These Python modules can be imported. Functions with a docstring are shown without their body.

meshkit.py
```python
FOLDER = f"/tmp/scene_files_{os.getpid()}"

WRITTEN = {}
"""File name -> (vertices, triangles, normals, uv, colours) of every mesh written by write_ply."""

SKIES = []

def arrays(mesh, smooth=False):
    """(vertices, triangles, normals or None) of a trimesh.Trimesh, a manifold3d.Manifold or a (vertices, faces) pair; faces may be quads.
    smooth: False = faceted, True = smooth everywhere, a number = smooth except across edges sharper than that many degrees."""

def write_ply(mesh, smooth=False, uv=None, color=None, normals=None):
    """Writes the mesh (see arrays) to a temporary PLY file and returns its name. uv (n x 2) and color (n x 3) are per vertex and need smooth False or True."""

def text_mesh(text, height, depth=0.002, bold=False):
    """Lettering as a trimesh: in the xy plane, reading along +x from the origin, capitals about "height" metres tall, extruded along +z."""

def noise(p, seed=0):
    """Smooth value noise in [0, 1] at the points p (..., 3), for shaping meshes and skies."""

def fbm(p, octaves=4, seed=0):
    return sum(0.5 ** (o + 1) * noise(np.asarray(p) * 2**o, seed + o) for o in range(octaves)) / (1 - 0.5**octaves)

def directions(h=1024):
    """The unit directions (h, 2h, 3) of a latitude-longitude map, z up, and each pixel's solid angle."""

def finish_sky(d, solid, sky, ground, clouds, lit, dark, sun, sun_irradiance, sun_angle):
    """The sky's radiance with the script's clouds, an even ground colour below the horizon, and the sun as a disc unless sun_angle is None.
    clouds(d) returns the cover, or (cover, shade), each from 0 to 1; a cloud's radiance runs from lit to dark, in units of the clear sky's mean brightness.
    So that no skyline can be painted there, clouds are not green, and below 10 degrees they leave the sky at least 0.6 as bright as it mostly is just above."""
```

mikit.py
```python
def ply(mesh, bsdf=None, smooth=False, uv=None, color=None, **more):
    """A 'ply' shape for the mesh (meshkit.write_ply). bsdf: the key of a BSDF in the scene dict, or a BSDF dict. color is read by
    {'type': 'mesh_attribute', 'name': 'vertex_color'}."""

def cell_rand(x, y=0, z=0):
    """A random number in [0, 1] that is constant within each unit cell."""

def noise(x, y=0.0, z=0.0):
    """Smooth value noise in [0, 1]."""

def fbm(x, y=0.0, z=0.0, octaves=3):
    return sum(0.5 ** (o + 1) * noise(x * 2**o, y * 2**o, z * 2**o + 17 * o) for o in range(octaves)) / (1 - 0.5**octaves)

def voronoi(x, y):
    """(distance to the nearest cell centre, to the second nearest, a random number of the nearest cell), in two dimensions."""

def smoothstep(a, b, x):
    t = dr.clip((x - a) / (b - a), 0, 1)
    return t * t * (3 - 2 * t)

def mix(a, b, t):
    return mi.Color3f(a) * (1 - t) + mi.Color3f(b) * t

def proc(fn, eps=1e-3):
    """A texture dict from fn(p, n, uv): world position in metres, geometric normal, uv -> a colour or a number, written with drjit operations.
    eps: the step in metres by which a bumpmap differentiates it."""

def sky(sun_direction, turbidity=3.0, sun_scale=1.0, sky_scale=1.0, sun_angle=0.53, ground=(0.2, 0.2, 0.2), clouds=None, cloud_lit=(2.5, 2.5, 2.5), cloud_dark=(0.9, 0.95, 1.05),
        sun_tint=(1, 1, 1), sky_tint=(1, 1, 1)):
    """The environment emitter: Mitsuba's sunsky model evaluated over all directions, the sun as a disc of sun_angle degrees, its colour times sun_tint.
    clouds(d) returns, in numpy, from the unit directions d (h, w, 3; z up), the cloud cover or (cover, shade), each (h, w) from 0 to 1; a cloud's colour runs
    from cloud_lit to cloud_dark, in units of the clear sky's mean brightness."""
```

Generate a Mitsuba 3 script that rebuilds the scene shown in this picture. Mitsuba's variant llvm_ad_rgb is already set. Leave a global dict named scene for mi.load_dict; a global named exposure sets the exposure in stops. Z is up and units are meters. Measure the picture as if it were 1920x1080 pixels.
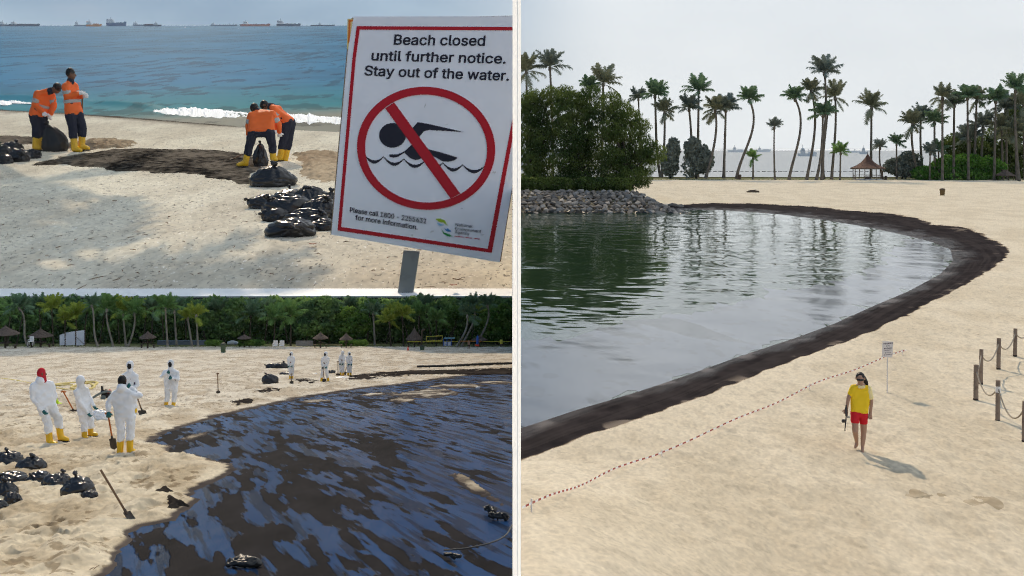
import math, random, numpy as np, trimesh, manifold3d, shapely
from scipy.spatial import cKDTree
import drjit as dr
import mitsuba as mi
import mikit, meshkit
from mikit import proc, noise, fbm, voronoi, smoothstep, mix

T = mi.ScalarTransform4f
scene, labels = {}, {}
# ------------------------------------------------------------------ camera, sky, exposure
F, CX, HOR = 2200.0, 960.0, 281.0        # focal length and true horizon in pixels of a 1920 x 1080 frame
CZ = 6.1                                 # the camera stands 6.1 m above the sand of the bay
scene['camera'] = {'type': 'perspective', 'fov': math.degrees(2 * math.atan(960 / F)), 'fov_axis': 'x', 'near_clip': 0.5, 'far_clip': 80000.0,
                   'principal_point_offset_x': 0.0, 'principal_point_offset_y': (540 - HOR) / 1080,
                   'to_world': T().look_at(origin=[0, 0, CZ], target=[0, 10, CZ], up=[0, 0, 1])}
SUN_AZ, SUN_EL = math.radians(-18), math.radians(39)
SUN = (math.sin(SUN_AZ) * math.cos(SUN_EL), math.cos(SUN_AZ) * math.cos(SUN_EL), math.sin(SUN_EL))


def cloud_cover(d):
    az = np.degrees(np.arctan2(d[..., 0], d[..., 1]))
    el = np.degrees(np.arcsin(np.clip(d[..., 2], -1, 1)))
    q = np.stack([az / 16, el / 5, az * 0], -1)
    n = meshkit.fbm(q + 7.3, 4, 3)
    right = np.clip((az + 6) / 12, 0, 1)                     # overcast to the right, a clearer blue-grey band to the left
    right = right * right * (3 - 2 * right)
    right = np.where(az > 150, np.clip((180 - az) / 30, 0, 1), right)
    fine = meshkit.fbm(np.stack([az / 5, el / 1.6, az * 0], -1), 4, 11)
    cover = np.clip(right * (0.93 + 0.15 * (n - 0.5)) + (1 - right) * np.clip(0.62 + 1.3 * (n - 0.5) + 0.7 * (fine - 0.5), 0, 0.9), 0, 1)
    shade = np.clip(right * (0.10 + 0.30 * (n - 0.3) + 0.12 * (fine - 0.5)) + (1 - right) * (1.0 - 0.6 * np.clip(fine - 0.6, 0, 1)), 0, 1)
    return cover, shade


scene['sky_light'] = mikit.sky(SUN, turbidity=3, sun_scale=0.95, sun_angle=0.6, sun_tint=(0.98, 1.0, 1.04), clouds=cloud_cover, cloud_lit=(4.4, 4.6, 4.7), cloud_dark=(0.68, 1.18, 1.85))
exposure = 1.38

# ------------------------------------------------------------------ helpers
USED = {}
rng = np.random.default_rng(5)


def key(name):
    USED[name] = USED.get(name, -1) + 1
    return name if USED[name] == 0 else f'{name}_{USED[name]:03d}'


def thing(name, label, cat, group=None):
    k = key(name)
    labels[k] = {'label': label, 'category': cat}
    if group:
        labels[k]['group'] = group
    return k


def add(k, mesh, mat, smooth=False, tw=None, **kw):
    d = mesh if isinstance(mesh, dict) else mikit.ply(mesh, mat, smooth, **kw)
    if isinstance(mesh, dict):
        d = dict(d)
        if mat:
            d['bsdf'] = {'type': 'ref', 'id': mat}
    if tw is not None:
        d['to_world'] = tw
    scene[k] = d
    return k


def part(parent, name, mesh, mat, smooth=False, tw=None, label=None, kind=None, **kw):
    k = add(key(parent + '__' + name), mesh, mat, smooth, tw, **kw)
    if label or kind:
        labels[k] = {**({'label': label} if label else {}), **({'kind': kind} if kind else {})}
    return k


def struct(name, mesh, mat, smooth=False, kind='structure', label=None):
    k = add(key(name), mesh, mat, smooth)
    labels[k] = {'kind': kind, **({'label': label} if label else {})}
    return k


def cat(ms):
    return trimesh.util.concatenate(ms)


def solid(fn):
    """One BSDF from a dict."""
    return fn


def mat(name, color, rough=0.7, spec=0.3, two=True, **kw):
    c = color if isinstance(color, dict) else {'type': 'rgb', 'value': list(color)}
    b = {'type': 'principled', 'base_color': c, 'roughness': rough, 'specular': spec, **kw}
    scene[name] = {'type': 'twosided', 'bsdf': b} if two else b
    return name


# three grounds: the bay on the right is level, the two on the left are slopes seen from the same look-out
aB, hB = (643 - HOR) / F, 2.22
aT, hT = (HOR - 40) / F, 41.0


def rise(d):
    return np.maximum(0, 0.0248 * (d - 85))


def ground(panel, d):
    if panel == 'R':
        return 0 * d
    if panel == 'B':
        return CZ - hB - aB * d + rise(d)
    return CZ - hT + aT * d


def pixy(panel, d):
    return HOR + F * (CZ - ground(panel, d)) / d


def depth(panel, py, dz=0.0):
    py = np.asarray(py, float)
    if panel == 'R':
        return F * (CZ - dz) / (py - HOR)
    if panel == 'T':
        return F * (hT - dz) / (py - 40)
    lo, hi = np.full(py.shape, 3.0), np.full(py.shape, 200.0)
    for _ in range(50):
        m = (lo + hi) / 2
        far = HOR + F * (CZ - ground('B', m) - dz) / m < py
        hi, lo = np.where(far, m, hi), np.where(far, lo, m)
    return lo


def at(panel, px, py, dz=0.0):
    """The point of a ground that a pixel of the photograph shows."""
    d = depth(panel, py, dz)
    return np.stack([(np.asarray(px, float) - CX) / F * d, d, ground(panel, d) + dz], -1)


def spot(px, py, d):
    """The point at a known distance."""
    return np.array([(px - CX) / F * d, d, CZ + (HOR - py) / F * d])


def sphere_pts(n=2):
    return trimesh.creation.icosphere(subdivisions=n).vertices


S1, S2 = sphere_pts(1), sphere_pts(2)


def hull(*prs, pts=None):
    pts = S1 if pts is None else pts
    ps = np.vstack([np.asarray(p) + pts * np.asarray(r) for p, r in prs])
    return manifold3d.Manifold.hull_points(ps)


def union(ms):
    return manifold3d.Manifold.batch_boolean(ms, manifold3d.OpType.Add)


def tri(m):
    if isinstance(m, trimesh.Trimesh):
        return m
    a = m.to_mesh()
    return trimesh.Trimesh(np.array(a.vert_properties[:, :3], float), np.array(a.tri_verts), process=False)


def soft(m, edge, it=8, wrinkle=0.0, scale=1.0, seed=0):
    t = tri(m.refine_to_length(edge))
    trimesh.smoothing.filter_taubin(t, lamb=0.5, nu=0.52, iterations=it)
    if wrinkle:
        n = t.vertex_normals
        q = t.vertices / scale
        a = meshkit.fbm(q + 31.7, 3, seed) - 0.5
        t.vertices = t.vertices + n * (a * 2 * wrinkle)[:, None]
    return t


def tube(pts, r, n=8, closed=True):
    pts = np.asarray(pts, float)
    r = np.broadcast_to(np.asarray(r, float), (len(pts),))
    tan = np.gradient(pts, axis=0)
    tan /= np.linalg.norm(tan, axis=1, keepdims=True) + 1e-12
    ref = np.array([0.0, 0, 1]) if abs(tan[:, 2]).mean() < 0.8 else np.array([0, 1.0, 0])
    u = np.cross(tan, ref)
    u /= np.linalg.norm(u, axis=1, keepdims=True) + 1e-12
    w = np.cross(tan, u)
    a = np.arange(n) * 2 * np.pi / n
    v = pts[:, None] + r[:, None, None] * (np.cos(a)[None, :, None] * u[:, None] + np.sin(a)[None, :, None] * w[:, None])
    m = len(pts)
    i, j = np.meshgrid(np.arange(m - 1), np.arange(n), indexing='ij')
    f = np.stack([i * n + j, (i + 1) * n + j, (i + 1) * n + (j + 1) % n, i * n + (j + 1) % n], -1).reshape(-1, 4)
    f = np.vstack([f[:, [0, 1, 2]], f[:, [0, 2, 3]]])
    v = v.reshape(-1, 3)
    if closed:
        v = np.vstack([v, pts[0], pts[-1]])
        k = np.arange(n)
        f = np.vstack([f, np.stack([k * 0 + m * n, k, (k + 1) % n], 1), np.stack([k * 0 + m * n + 1, (m - 1) * n + (k + 1) % n, (m - 1) * n + k], 1)])
    return trimesh.Trimesh(v, f, process=False)


def bezier(ps, n=16):
    ps = np.asarray(ps, float)
    from scipy.interpolate import CubicSpline
    t = np.concatenate([[0], np.cumsum(np.linalg.norm(np.diff(ps, axis=0), axis=1))])
    return CubicSpline(t, ps)(np.linspace(0, t[-1], n))


def box(size, c=(0, 0, 0), bevel=0.0):
    x, y, z = np.asarray(size, float) / 2
    b = min(bevel, x, y, z) * 0.99
    if b <= 0:
        m = trimesh.creation.box(size)
    else:
        p = [[sx * (x - b * (k != 0)), sy * (y - b * (k != 1)), sz * (z - b * (k != 2))] for sx in (-1, 1) for sy in (-1, 1) for sz in (-1, 1) for k in range(3)]
        m = tri(manifold3d.Manifold.hull_points(np.array(p)))
    m.apply_translation(c)
    return m


def turn(m, ang, axis=(0, 0, 1), at=(0, 0, 0)):
    m = m.copy()
    m.apply_transform(trimesh.transformations.rotation_matrix(ang, axis, at))
    return m


def grid_mesh(P):
    """A mesh from an (m, n, 3) array of points, rows running away from the camera."""
    m, n = P.shape[:2]
    i, j = np.meshgrid(np.arange(m - 1), np.arange(n - 1), indexing='ij')
    a = i * n + j
    f = np.stack([a, a + 1, a + n + 1, a + n], -1).reshape(-1, 4)
    return trimesh.Trimesh(P.reshape(-1, 3), np.vstack([f[:, [0, 1, 2]], f[:, [0, 2, 3]]]), process=False)


def dense(curve, step):
    c = np.asarray(curve, float)
    out = [c[:1]]
    for a, b in zip(c[:-1], c[1:]):
        k = max(2, int(np.linalg.norm(b - a) / step) + 1)
        out.append(a + (b - a) * np.linspace(0, 1, k)[1:, None])
    return np.vstack(out)


def nz(x, y, s, seed=0, o=3):
    return meshkit.fbm(np.stack([x / s, y / s, x * 0 + 0.5], -1), o, seed) - 0.5
# ------------------------------------------------------------------ materials of the grounds
def sand_color(dry, damp, scale, grain):
    def fn(p, n, uv):
        a = fbm(p.x / scale, p.y / (2.2 * scale), 0.0, 4)
        g = noise(p.x / grain, p.y / (2.0 * grain), 3.0)
        h = noise(p.x / (grain * 0.37), p.y / (grain * 0.8), 9.0)
        c = mix(damp, dry, smoothstep(0.25, 0.7, a))
        k = fbm(p.x / (grain * 3.2), p.y / (grain * 6.5), 27.0, 3)
        c = c * (1 - 0.11 * smoothstep(0.52, 0.75, k))  # dimples drawn as darker spots, their shade put into the colour
        return c * (0.84 + 0.22 * g + 0.10 * h)
    return fn


def bay_sand(p, n, uv):
    c = sand_color((0.575, 0.505, 0.39), (0.51, 0.44, 0.33), 1.3, 0.05)(p, n, uv)
    e = fbm(p.x / 0.5, p.y / 0.9, 0.0, 4)
    oil = smoothstep(-0.002, -0.022, p.z + 0.045 * (e - 0.5) * smoothstep(-0.16, -0.02, p.z))
    dark = mix((0.012, 0.011, 0.012), (0.042, 0.035, 0.035), fbm(p.x / 0.35, p.y / 0.8, 4.0, 3))
    line = smoothstep(0.42, 0.62, fbm(p.x / 3.0 + p.z * 50, p.y / 3.0 + p.z * 35, 11.0, 4))
    dark = mix(dark, (0.065, 0.055, 0.052), line * 0.25)
    dark = mix(dark, (0.22, 0.18, 0.145), smoothstep(0.66, 0.74, fbm(p.x / 1.2, p.y / 2.0, 19.0, 4)) * smoothstep(-0.10, -0.01, p.z) * 0.8)
    dark = mix(dark, (0.13, 0.115, 0.11), smoothstep(0.55, 0.75, fbm(p.x / 0.8, p.y / 1.4, 61.0, 4)) * smoothstep(-0.17, -0.27, p.z) * 0.8)
    c = mix(c, (0.27, 0.20, 0.14), smoothstep(0.02, 0.5, oil) * 0.8)
    return mix(c, dark, smoothstep(0.25, 1.0, oil))


def far_sand(p, n, uv):
    """The beach under the palms: oil stains where it lies low, near the water."""
    c = sand_color((0.53, 0.485, 0.405), (0.37, 0.315, 0.24), 0.7, 0.035)(p, n, uv)
    pit_shade = smoothstep(0.58, 0.70, fbm(p.x / 0.13, p.y / 0.24, 71.0, 4)) * smoothstep(0.38, 0.6, fbm(p.x / 0.9, p.y / 1.8, 77.0, 2))
    c = mix(c, c * mi.Color3f(0.50, 0.45, 0.40), pit_shade * 0.8)  # shade inside small pits painted into the sand colour
    c = mix(c * mi.Color3f(0.98, 0.945, 0.86), c, smoothstep(17.0, 48.0, p.y))
    z = p.z - (CZ - hB - aB * p.y + dr.maximum(0.0, 0.0248 * (p.y - 85)))
    e = fbm(p.x / 0.45, p.y / 1.1, 0.0, 4)
    wet = smoothstep(-0.005, -0.03, z + 0.03 * (e - 0.5))
    return mix(c, mix((0.035, 0.03, 0.03), (0.10, 0.085, 0.075), e), wet)


def top_sand(p, n, uv):
    c = sand_color((0.63, 0.585, 0.475), (0.53, 0.48, 0.385), 12.0, 0.55)(p, n, uv)
    far = smoothstep(330.0, 480.0, p.y)
    sp = noise(p.x / 0.42, p.y / 0.75, 21.0)
    speck = smoothstep(0.80, 0.93, sp) * (1 - 0.7 * far)
    c = mix(c, (0.10, 0.085, 0.07), speck * 0.75)
    shell = smoothstep(0.90, 0.96, noise(p.x / 0.35, p.y / 0.7, 43.0)) * (1 - far)
    c = mix(c, (0.85, 0.83, 0.78), shell * 0.8)
    c = mix(c, c * 0.92, far)
    z = p.z - (CZ - hT + aT * p.y)
    wet = smoothstep(0.12, -0.08, z) * smoothstep(-2.6, -1.6, z) * smoothstep(440.0, 470.0, p.y)
    return mix(c, (0.085, 0.07, 0.055), wet)


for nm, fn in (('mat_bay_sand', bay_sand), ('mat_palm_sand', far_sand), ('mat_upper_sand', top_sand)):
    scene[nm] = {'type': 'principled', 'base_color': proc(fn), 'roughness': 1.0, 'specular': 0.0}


def bay_wet(p, n, uv):
    return smoothstep(-0.17, -0.29, p.z + 0.20 * (fbm(p.x / 1.1, p.y / 1.8, 5.0, 4) - 0.5)) * 0.32


scene['mat_bay_sand'] = {'type': 'blendbsdf', 'weight': proc(bay_wet), 'dry': scene['mat_bay_sand'],
                         'wet': {'type': 'principled', 'base_color': proc(bay_sand), 'roughness': 0.3, 'specular': 0.5}}


def bay_wave(p, n, uv):
    a = fbm(p.x / 2.0 + 0.10 * p.y, p.y / 1.7, 0.0, 3)
    b = noise(p.x / 7.0, p.y / 6.0, 5.0)
    return a * (0.35 + 0.8 * b)


def bay_film_wave(p, n, uv):
    return fbm(p.x / 3.0 + 0.1 * p.y, p.y / 3.2, 0.0, 3) * 1.0


scene['mat_bay_water'] = {'type': 'bumpmap', 'arbitrary': proc(bay_wave, 0.02), 'scale': 0.075,
                          'bsdf': {'type': 'principled', 'base_color': {'type': 'rgb', 'value': [0.012, 0.026, 0.014]}, 'roughness': 0.03, 'specular': 0.85}}


def film_color(p, n, uv):
    s = fbm(p.x / 1.6 + 0.35 * p.y / 3, p.y / 7.0, 2.0, 4)
    t = fbm(p.x / 0.5, p.y / 0.9, 7.0, 3)
    c = mix((0.05, 0.058, 0.075), (0.085, 0.095, 0.12), s)
    c = mix(c, (0.025, 0.027, 0.03), smoothstep(0.58, 0.68, s) * 0.9)
    return mix(c, (0.04, 0.04, 0.045), smoothstep(0.60, 0.72, t) * 0.4)


scene['mat_oil_film'] = {'type': 'bumpmap', 'arbitrary': proc(bay_film_wave, 0.02), 'scale': 0.07,
                         'bsdf': {'type': 'principled', 'base_color': proc(film_color), 'roughness': 0.10, 'specular': 0.6}}


def sea_wave(p, n, uv):
    a = fbm(p.x / 16.0, p.y / 9.0, 0.0, 3)
    b = noise(p.x / 80.0, p.y / 40.0, 5.0)
    return a * 0.45 + b * 0.5


def sea_color(p, n, uv):
    s = p.y - (543.0 + 0.52 * p.x)                 # metres off the beach
    deep = smoothstep(20.0, 420.0, s)
    c = mix((0.21, 0.21, 0.175), (0.028, 0.170, 0.200), smoothstep(8.0, 90.0, s))
    c = mix(c, (0.034, 0.155, 0.285), deep)
    t = fbm(p.x / 70.0, p.y / (22.0 + 0.02 * p.y), 3.0, 4)
    k = 0.55 * fbm(p.x / 15.0, p.y / (4.0 + p.y * 0.012), 8.0, 3) + 0.45 * fbm(p.x / 6.0, p.y / (2.5 + p.y * 0.007), 14.0, 3)
    c = mix(c * 0.88, c * 1.1, smoothstep(0.34, 0.60, t))
    return mix(c, c * 0.42, smoothstep(0.545, 0.63, k) * 0.7)  # dark sides of ripples painted into the sea colour


scene['mat_sea'] = {'type': 'bumpmap', 'arbitrary': proc(sea_wave, 0.4), 'scale': 1.0,
                    'bsdf': {'type': 'blendbsdf', 'weight': 0.16, 'body': {'type': 'diffuse', 'reflectance': proc(sea_color)},
                             'shine': {'type': 'principled', 'base_color': proc(sea_color), 'roughness': 0.25, 'specular': 0.3}}}


def slick_mask(p):
    a, b = 0.31 * p.x - 0.95 * p.y, 0.95 * p.x + 0.31 * p.y
    w = fbm(p.x / 1.1, p.y / 3.0, 8.0, 3) - 0.5
    s = 0.52 * fbm(a / 2.8 + 0.6 * w, b / 0.44 + 0.9 * w, 0.0, 5) + 0.48 * fbm(a / 1.1 + 0.4 * w, b / 0.15 + 0.5 * w, 17.0, 4)
    big = fbm(p.x / 3.0, p.y / 9.0, 13.0, 2)
    near = smoothstep(30.0, 13.0, p.y)
    return smoothstep(0.520, 0.556, s + 0.22 * (big - 0.5) + 0.085 * near * smoothstep(0.6, -1.4, p.x + 0.02 * p.y) - 0.032 + 0.09 * smoothstep(45.0, 66.0, p.y))


def slick_color(p, n, uv):
    o = slick_mask(p)
    t = fbm(p.x / 0.3, p.y / 0.9, 2.0, 3)
    a, b = 0.31 * p.x - 0.95 * p.y, 0.95 * p.x + 0.31 * p.y
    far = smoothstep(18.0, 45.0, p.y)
    water = mix((0.006, 0.024, 0.078), (0.016, 0.055, 0.150), fbm(a / 6.0, b / 1.0, 1.0, 3))  # blue of the reflected sky painted into the base colour
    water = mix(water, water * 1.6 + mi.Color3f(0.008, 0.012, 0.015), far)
    water = mix(water, (0.004, 0.009, 0.024), smoothstep(0.46, 0.62, fbm(a / 1.6, b / 0.10, 31.0, 4)) * 0.8)  # ripple lines painted darker into the water
    rim = smoothstep(0.05, 0.5, o) * smoothstep(0.95, 0.5, o)
    water = mix(water, (0.11, 0.11, 0.12), rim * smoothstep(0.45, 0.6, t) * 0.5)
    return mix(water, mix((0.0035, 0.0036, 0.0048), (0.0160, 0.0148, 0.0178), t), o)


def slick_rough(p, n, uv):
    return 0.24 + 0.42 * slick_mask(p)


def slick_relief(p, n, uv):
    return slick_mask(p) * 0.012 + 0.03 * fbm(p.x / 0.5, p.y / 1.4, 0.0, 3)


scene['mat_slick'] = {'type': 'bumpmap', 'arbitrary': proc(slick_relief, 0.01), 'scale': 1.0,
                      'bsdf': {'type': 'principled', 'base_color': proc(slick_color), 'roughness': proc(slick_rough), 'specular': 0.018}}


def stained(base, dirt, s, amount=0.5):
    def fn(p, n, uv):
        a = fbm(p.x / s, p.y / s, p.z / s, 4)
        return mix(base, dirt, smoothstep(0.45, 0.75, a) * amount)
    return proc(fn)


mat('mat_white_paint', stained((0.88, 0.88, 0.87), (0.78, 0.77, 0.74), 0.8, 0.5), 0.6)
mat('mat_shade_wall', stained((0.05, 0.06, 0.05), (0.025, 0.035, 0.02), 1.5, 0.9), 0.9)  # dark tone stands for the shade between the trees
mat('mat_grass_strip', stained((0.085, 0.10, 0.035), (0.16, 0.14, 0.07), 1.2, 0.8), 0.9)

# ------------------------------------------------------------------ the bay on the right
R_OUT = [(900, 888), (977, 865), (1050, 838), (1130, 808), (1220, 780), (1310, 748), (1400, 712), (1500, 672), (1560, 652), (1640, 620), (1700, 592), (1760, 560), (1810, 535), (1860, 505),
         (1888, 485), (1895, 468), (1880, 455), (1840, 436), (1808, 424), (1780, 421), (1752, 422), (1742, 413), (1700, 404), (1660, 399), (1560, 391), (1480, 385), (1400, 381), (1330, 380), (1270, 384), (1180, 388), (900, 389)]
R_IN = [(900, 826), (977, 802), (1080, 768), (1180, 739), (1280, 706), (1380, 670), (1480, 637), (1560, 608), (1640, 572), (1700, 547), (1760, 515), (1785, 490), (1780, 468), (1745, 454), (1690, 440),
        (1620, 425), (1540, 412), (1460, 402), (1380, 396), (1300, 392), (1240, 394), (1180, 396), (900, 399)]
WZ = -0.30
outer, inner = at('R', *np.array(R_OUT).T)[:, :2], at('R', *np.array(R_IN).T, WZ)[:, :2]
P_out, P_in = shapely.Polygon(outer), shapely.Polygon(inner)
K_out, K_in = cKDTree(dense(outer, 0.06)), cKDTree(dense(inner, 0.06))


def added_dune(x, y):
    """A low bank of sand added to keep the higher left beach from shading the bay."""
    t = np.clip(x / 4.5, 0, 1)
    return np.maximum(0, ground('B', y) - 0.10) * (1 - t) ** 2 * (1 + 2 * t)


def bay_height(x, y):
    sh = x.shape
    q = np.stack([x.ravel(), y.ravel()], 1)
    rag = (nz(q[:, 0], q[:, 1] / 1.8, 1.3, 4, 3) * 1.0 + nz(q[:, 0], q[:, 1] / 1.5, 4.0, 9) * 3.2 + nz(q[:, 0], q[:, 1] / 1.5, 0.5, 14, 3) * 0.5)
    qq = q + np.stack([rag * 0.5, rag], 1) * np.clip(q[:, 1:] / 40, 0.5, 2.0)
    do, di = K_out.query(qq)[0], K_in.query(q)[0]
    io, ii = shapely.contains_xy(P_out, qq[:, 0], qq[:, 1]), shapely.contains_xy(P_in, q[:, 0], q[:, 1])
    t = do / (do + di + 1e-6)
    z = np.where(ii, WZ - 0.02 - 0.12 * np.minimum(di, 4), np.where(io, WZ * t, 0.0))
    dim = nz(q[:, 0], q[:, 1] / 2.0, 0.45, 21, 3) + 0.6 * nz(q[:, 0], q[:, 1] / 2.0, 1.7, 22, 2)
    dry = np.where(io, 0.004 * np.sin(q[:, 0]), np.minimum(1, do / 0.8) * (0.04 + 0.13 * dim))
    far = np.clip((q[:, 1] - 60) / 60, 0, 1)
    z = z + np.where(io, dry * 0, np.maximum(dry, 0.002) * (1 - 0.6 * far))
    return z.reshape(sh) + added_dune(x, y)


u = np.linspace(0.00003, 0.50, 800)
yy = depth('R', np.concatenate([np.geomspace(2000, 1310, 12), np.arange(1300, 1080, -20), np.arange(1080, 420, -1.25), np.arange(420, 334.9, -0.5)]))
D, U = np.meshgrid(yy, u, indexing='ij')
X = U * D + 0.012
Z = bay_height(X, D)
struct('bay_sand', grid_mesh(np.stack([X, D, Z], -1)), 'mat_bay_sand', True)
wx = np.array([0.02, 60.0])
struct('bay_water', grid_mesh(np.array([[[0.02, 15, WZ], [40, 15, WZ]], [[0.02, 125, WZ], [60, 125, WZ]]], float)), 'mat_bay_water', True)
FILM = [(900, 690), (977, 645), (1100, 618), (1250, 590), (1400, 561), (1540, 535), (1620, 505), (1680, 472), (1700, 446), (1745, 450), (1790, 470), (1795, 495), (1700, 556), (1560, 618), (1380, 680), (1180, 750), (900, 836)]
film = at('R', *np.array(FILM).T, WZ)[:, :2]
film = dense(np.vstack([film, film[:1]]), 0.4)
film = film + np.stack([nz(film[:, 0], film[:, 1], 1.2, 5), nz(film[:, 0], film[:, 1], 1.2, 6)], 1) * np.array([1.6, 7.0])
fv, ff = trimesh.creation.triangulate_polygon(shapely.Polygon(film).buffer(0).intersection(shapely.box(0.02, 0, 200, 200)), engine='earcut')
struct('oil_film', (np.column_stack([fv, np.full(len(fv), WZ + 0.006)]), ff), 'mat_oil_film')
# the strip of grass under the palms and the open water behind it
gx = np.linspace(0.02, 0.55, 60)
gy = np.array([236, 243, 255, 268.0])
GD, GU = np.meshgrid(gy, gx, indexing='ij')
G = np.stack([GU * GD, GD, np.array([-0.05, 0.14, 0.2, -1.3])[:, None] + 0.08 * nz(GU * 40, GD, 2.0, 3)], -1)
struct('grass_strip', grid_mesh(G), 'mat_grass_strip', True)
mat('mat_strait', (0.29, 0.315, 0.33), 0.35, 0.3, False)
struct('strait_water', grid_mesh(np.array([[[0.02, 262, -0.9], [400, 262, -0.9]], [[0.02, 14600, -0.9], [8000, 14600, -0.9]]], float)), 'mat_strait')

# ------------------------------------------------------------------ the oiled beach at the lower left
B_EDGE = [(40, 1250), (120, 1130), (165, 1080), (198, 1052), (214, 1022), (234, 1004), (230, 992), (268, 976), (318, 966), (352, 930), (332, 924), (345, 914), (372, 900), (400, 888), (414, 872), (396, 863),
          (350, 850), (318, 849), (303, 846), (296, 834), (272, 828), (284, 811), (322, 796), (372, 784), (424, 770), (480, 757), (540, 745), (600, 736), (640, 729), (700, 722), (760, 716), (830, 706), (900, 699), (1000, 694)]
edge = at('B', *np.array(B_EDGE).T)[:, :2]
P_b = shapely.Polygon(np.vstack([edge, [[60, edge[-1, 1]], [60, 5], [-3, 5]]])).buffer(0)
K_b = cKDTree(dense(edge, 0.05))
ISLES = [(886, 908, 56, 8, 3.2), (872, 894, 34, 5, 3.0), (800, 735, 62, 8, -0.05), (700, 738, 22, 3.5, 0), (860, 722, 60, 4, -0.1), (590, 750, 26, 3, -0.05), (930, 716, 40, 3, 0), (365, 815, 16, 7, 0.3), (755, 748, 30, 4, 0.1)]
BW = -0.05


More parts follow.
